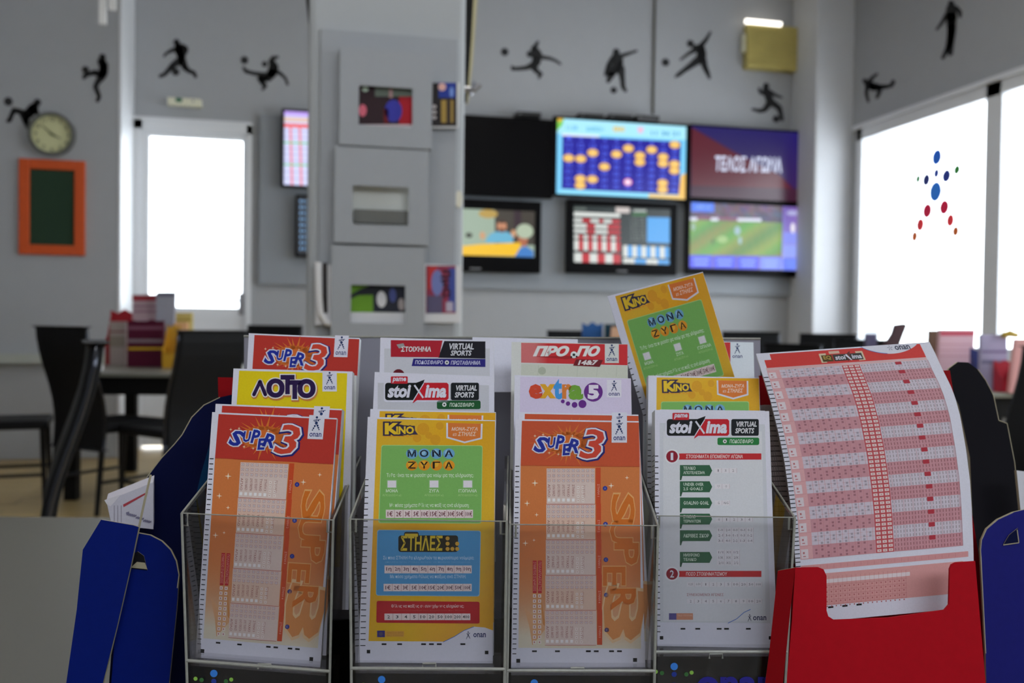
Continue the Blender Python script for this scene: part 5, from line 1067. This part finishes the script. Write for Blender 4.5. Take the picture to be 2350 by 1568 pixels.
# small cardboard stands on the tables
def stand(label, px0, px1, pt, pb, d, zb, cols, tilt=.0, shape='flare'):
    a = dep(px0, pb, d); b2 = dep(px1, pb, d); wv = (b2-a); wv.z = 0; h = dep((px0+px1)/2, pt, d).z-zb; dirb = Vector((-wv.y, wv.x, 0)).normalized()*.09
    o = Vector((a.x, a.y, zb+.001)); T = thing('leaflet_stand', label, 'leaflet stand', o+wv*.5+dirb*.5)
    cb_, cf = cols
    q = [o, o+wv, o+wv*1.02+UP*h, o+wv*.75+UP*h*.95, o+wv*.5+UP*h*1.02, o+wv*.25+UP*h*.94, o-wv*.02+UP*h]
    MB().hexa([p+dirb for p in q], dirb*.03, mat('card_%d_%d_%d' % cb_, cb_, .6)).build('back_panel', T)
    MB().hexa([o, o+wv, o+wv+UP*h*.35, o+UP*h*.35], dirb*.03, mat('card_%d_%d_%d' % cf, cf, .6)).build('front_panel', T)
    for s in (0, 1):
        p = o+wv*s; MB().hexa([p, p+dirb, p+dirb+UP*h*.95, p+dirb*.4+UP*h*.55, p+UP*h*.45], wv.normalized()*.002*(1-2*s), mat('card_%d_%d_%d' % cb_, cb_, .6)).build('side_panel', T)
    return T, o, wv, dirb, h
def stack(label, px0, px1, pt, pb, d, c, stripes=(), lean=0, extra=0):
    a, b2, c2, d2 = dep(px0, pb, d), dep(px1, pb, d), dep(px1+lean, pt, d), dep(px0+lean, pt, d); mb = MB()
    mb.hexa([Vector((a.x, a.y, .751)), Vector((b2.x, b2.y, .751)), c2, d2], Fh*.03, INK, c)
    for t, h, cc in stripes: mb.add([a.lerp(d2, t)-Fh*.001, b2.lerp(c2, t)-Fh*.001, b2.lerp(c2, t+h)-Fh*.001, a.lerp(d2, t+h)-Fh*.001], [(0, 1, 2, 3)], INK, cc)
    return mb.build('slip_stack', label=label, category='slip stack')
st = stand
st('red leaflet stand on the left table', 241, 304, 712, 828, 6.2, .75, ((170, 20, 36), (150, 20, 34))); stack('white slips in the red stand on the left table', 252, 288, 738, 822, 6.17, (176, 162, 158), ((.3, .3, (150, 140, 130)), (.7, .04, (120, 60, 60))))
st('maroon and yellow leaflet box in the middle of the left table', 292, 378, 735, 836, 6.0, .75, ((96, 30, 50), (150, 84, 16))); stack('maroon printed card in the leaflet box on the left table', 293, 374, 737, 803, 5.97, (84, 26, 48), ((.7, .12, (130, 80, 100)), (.25, .12, (140, 120, 130)), (0, .08, (214, 170, 40))))
stack('pink slips rising above the maroon card on the left table', 304, 386, 676, 734, 6.12, (196, 168, 178), ((.75, .2, (170, 60, 70)), (.3, .06, (150, 110, 130)), (.5, .06, (150, 110, 130))))
stack('grey white leaflet tilted on top of the pink slips', 356, 398, 670, 705, 6.08, (168, 168, 182), ((.7, .2, (110, 110, 130)),), lean=3)
st('yellow leaflet stand with peach slips on the left table', 372, 402, 746, 836, 5.85, .75, ((214, 160, 40), (200, 150, 30))); stack('peach slips behind the yellow stand', 380, 430, 740, 790, 6.1, (238, 190, 140)); stack('pale yellow slips next to the glass door, left table', 390, 440, 718, 748, 6.16, (214, 196, 120), ((.4, .1, (180, 150, 60)),))
mb = MB(); p = dep(227, 818, 5.5); p.z = .751; mb.tube([p, p+UP*.035], [.022, .026], MATS['white_plastic'], n=14); mb.build('white_cup', label='small white cup at the left end of the left table', category='cup')
st('blue leaflet stand on the table right of the column', 1338, 1385, 741, 800, 5.9, .75, ((20, 84, 150), (20, 80, 150))); stack('teal slips behind the tan leaflets', 1388, 1425, 744, 800, 5.85, (30, 60, 76)); stack('tan leaflets beside the blue stand right of the column', 1396, 1450, 750, 800, 5.75, (206, 166, 140), ((.2, .3, (170, 120, 60)),), lean=8)
mb = MB(); P3 = [dep(x, y, 5.0) for x, y in ((2030, 800), (2062, 800), (2082, 748), (2078, 742), (2058, 745), (2052, 765))]; mb.hexa(P3, Fh*.05, mat('brown_leather', (66, 36, 44), .6)); mb.hexa([dep(x, y, 4.99) for x, y in ((2020, 930), (2070, 930), (2066, 795), (2024, 795))], Fh*.06, MATS['brown_leather']); mb.build('leaflet_wedge', label='dark brown bent card shape against the bright window', category='card stand')
stack('small grey block of slips right of the dark chair under window', 1988, 2013, 766, 850, 5.2, (96, 92, 120))
st('red leaflet stand holding pink sheets below the window', 2125, 2248, 800, 880, 5.0, .75, ((170, 20, 44), (176, 20, 44))); stack('pink printed sheets in the red stand below the window', 2152, 2232, 756, 845, 4.95, (220, 180, 190), ((.84, .1, (200, 70, 90)), (.3, .02, (190, 130, 140)), (.45, .02, (190, 130, 140)), (.6, .02, (190, 130, 140))), lean=6)
stack('olive brown leaflets left of the pink sheets', 2128, 2150, 758, 845, 5.05, (120, 100, 84), lean=6)
st('blue leaflet stand below the second window', 2246, 2306, 800, 868, 4.75, .75, ((30, 44, 110), (70, 70, 96))); stack('white and lilac slips in the blue stand below the second window', 2252, 2312, 768, 852, 4.72, (170, 165, 196), ((.2, .1, (120, 120, 150)), (.5, .06, (120, 110, 150))))
st('dark red leaflet stand at the right frame edge', 2302, 2352, 830, 876, 4.6, .75, ((170, 16, 44), (170, 16, 44))); stack('peach printed sheets at the right frame edge', 2318, 2372, 778, 846, 4.57, (214, 160, 160), lean=14)
mb = MB(); p = dep(2318, 770, 4.7); mb.tube([p-Rh*.04, p+UP*.01, p+Rh*.04], [.014, .02, .014], mat('yellow_roll', (176, 150, 50), .5), n=12); mb.build('yellow_roll', label='small yellow roll on top of the slips by second window', category='roll')

for o in list(bpy.data.objects):
    if '_w' in o: del o['_w']
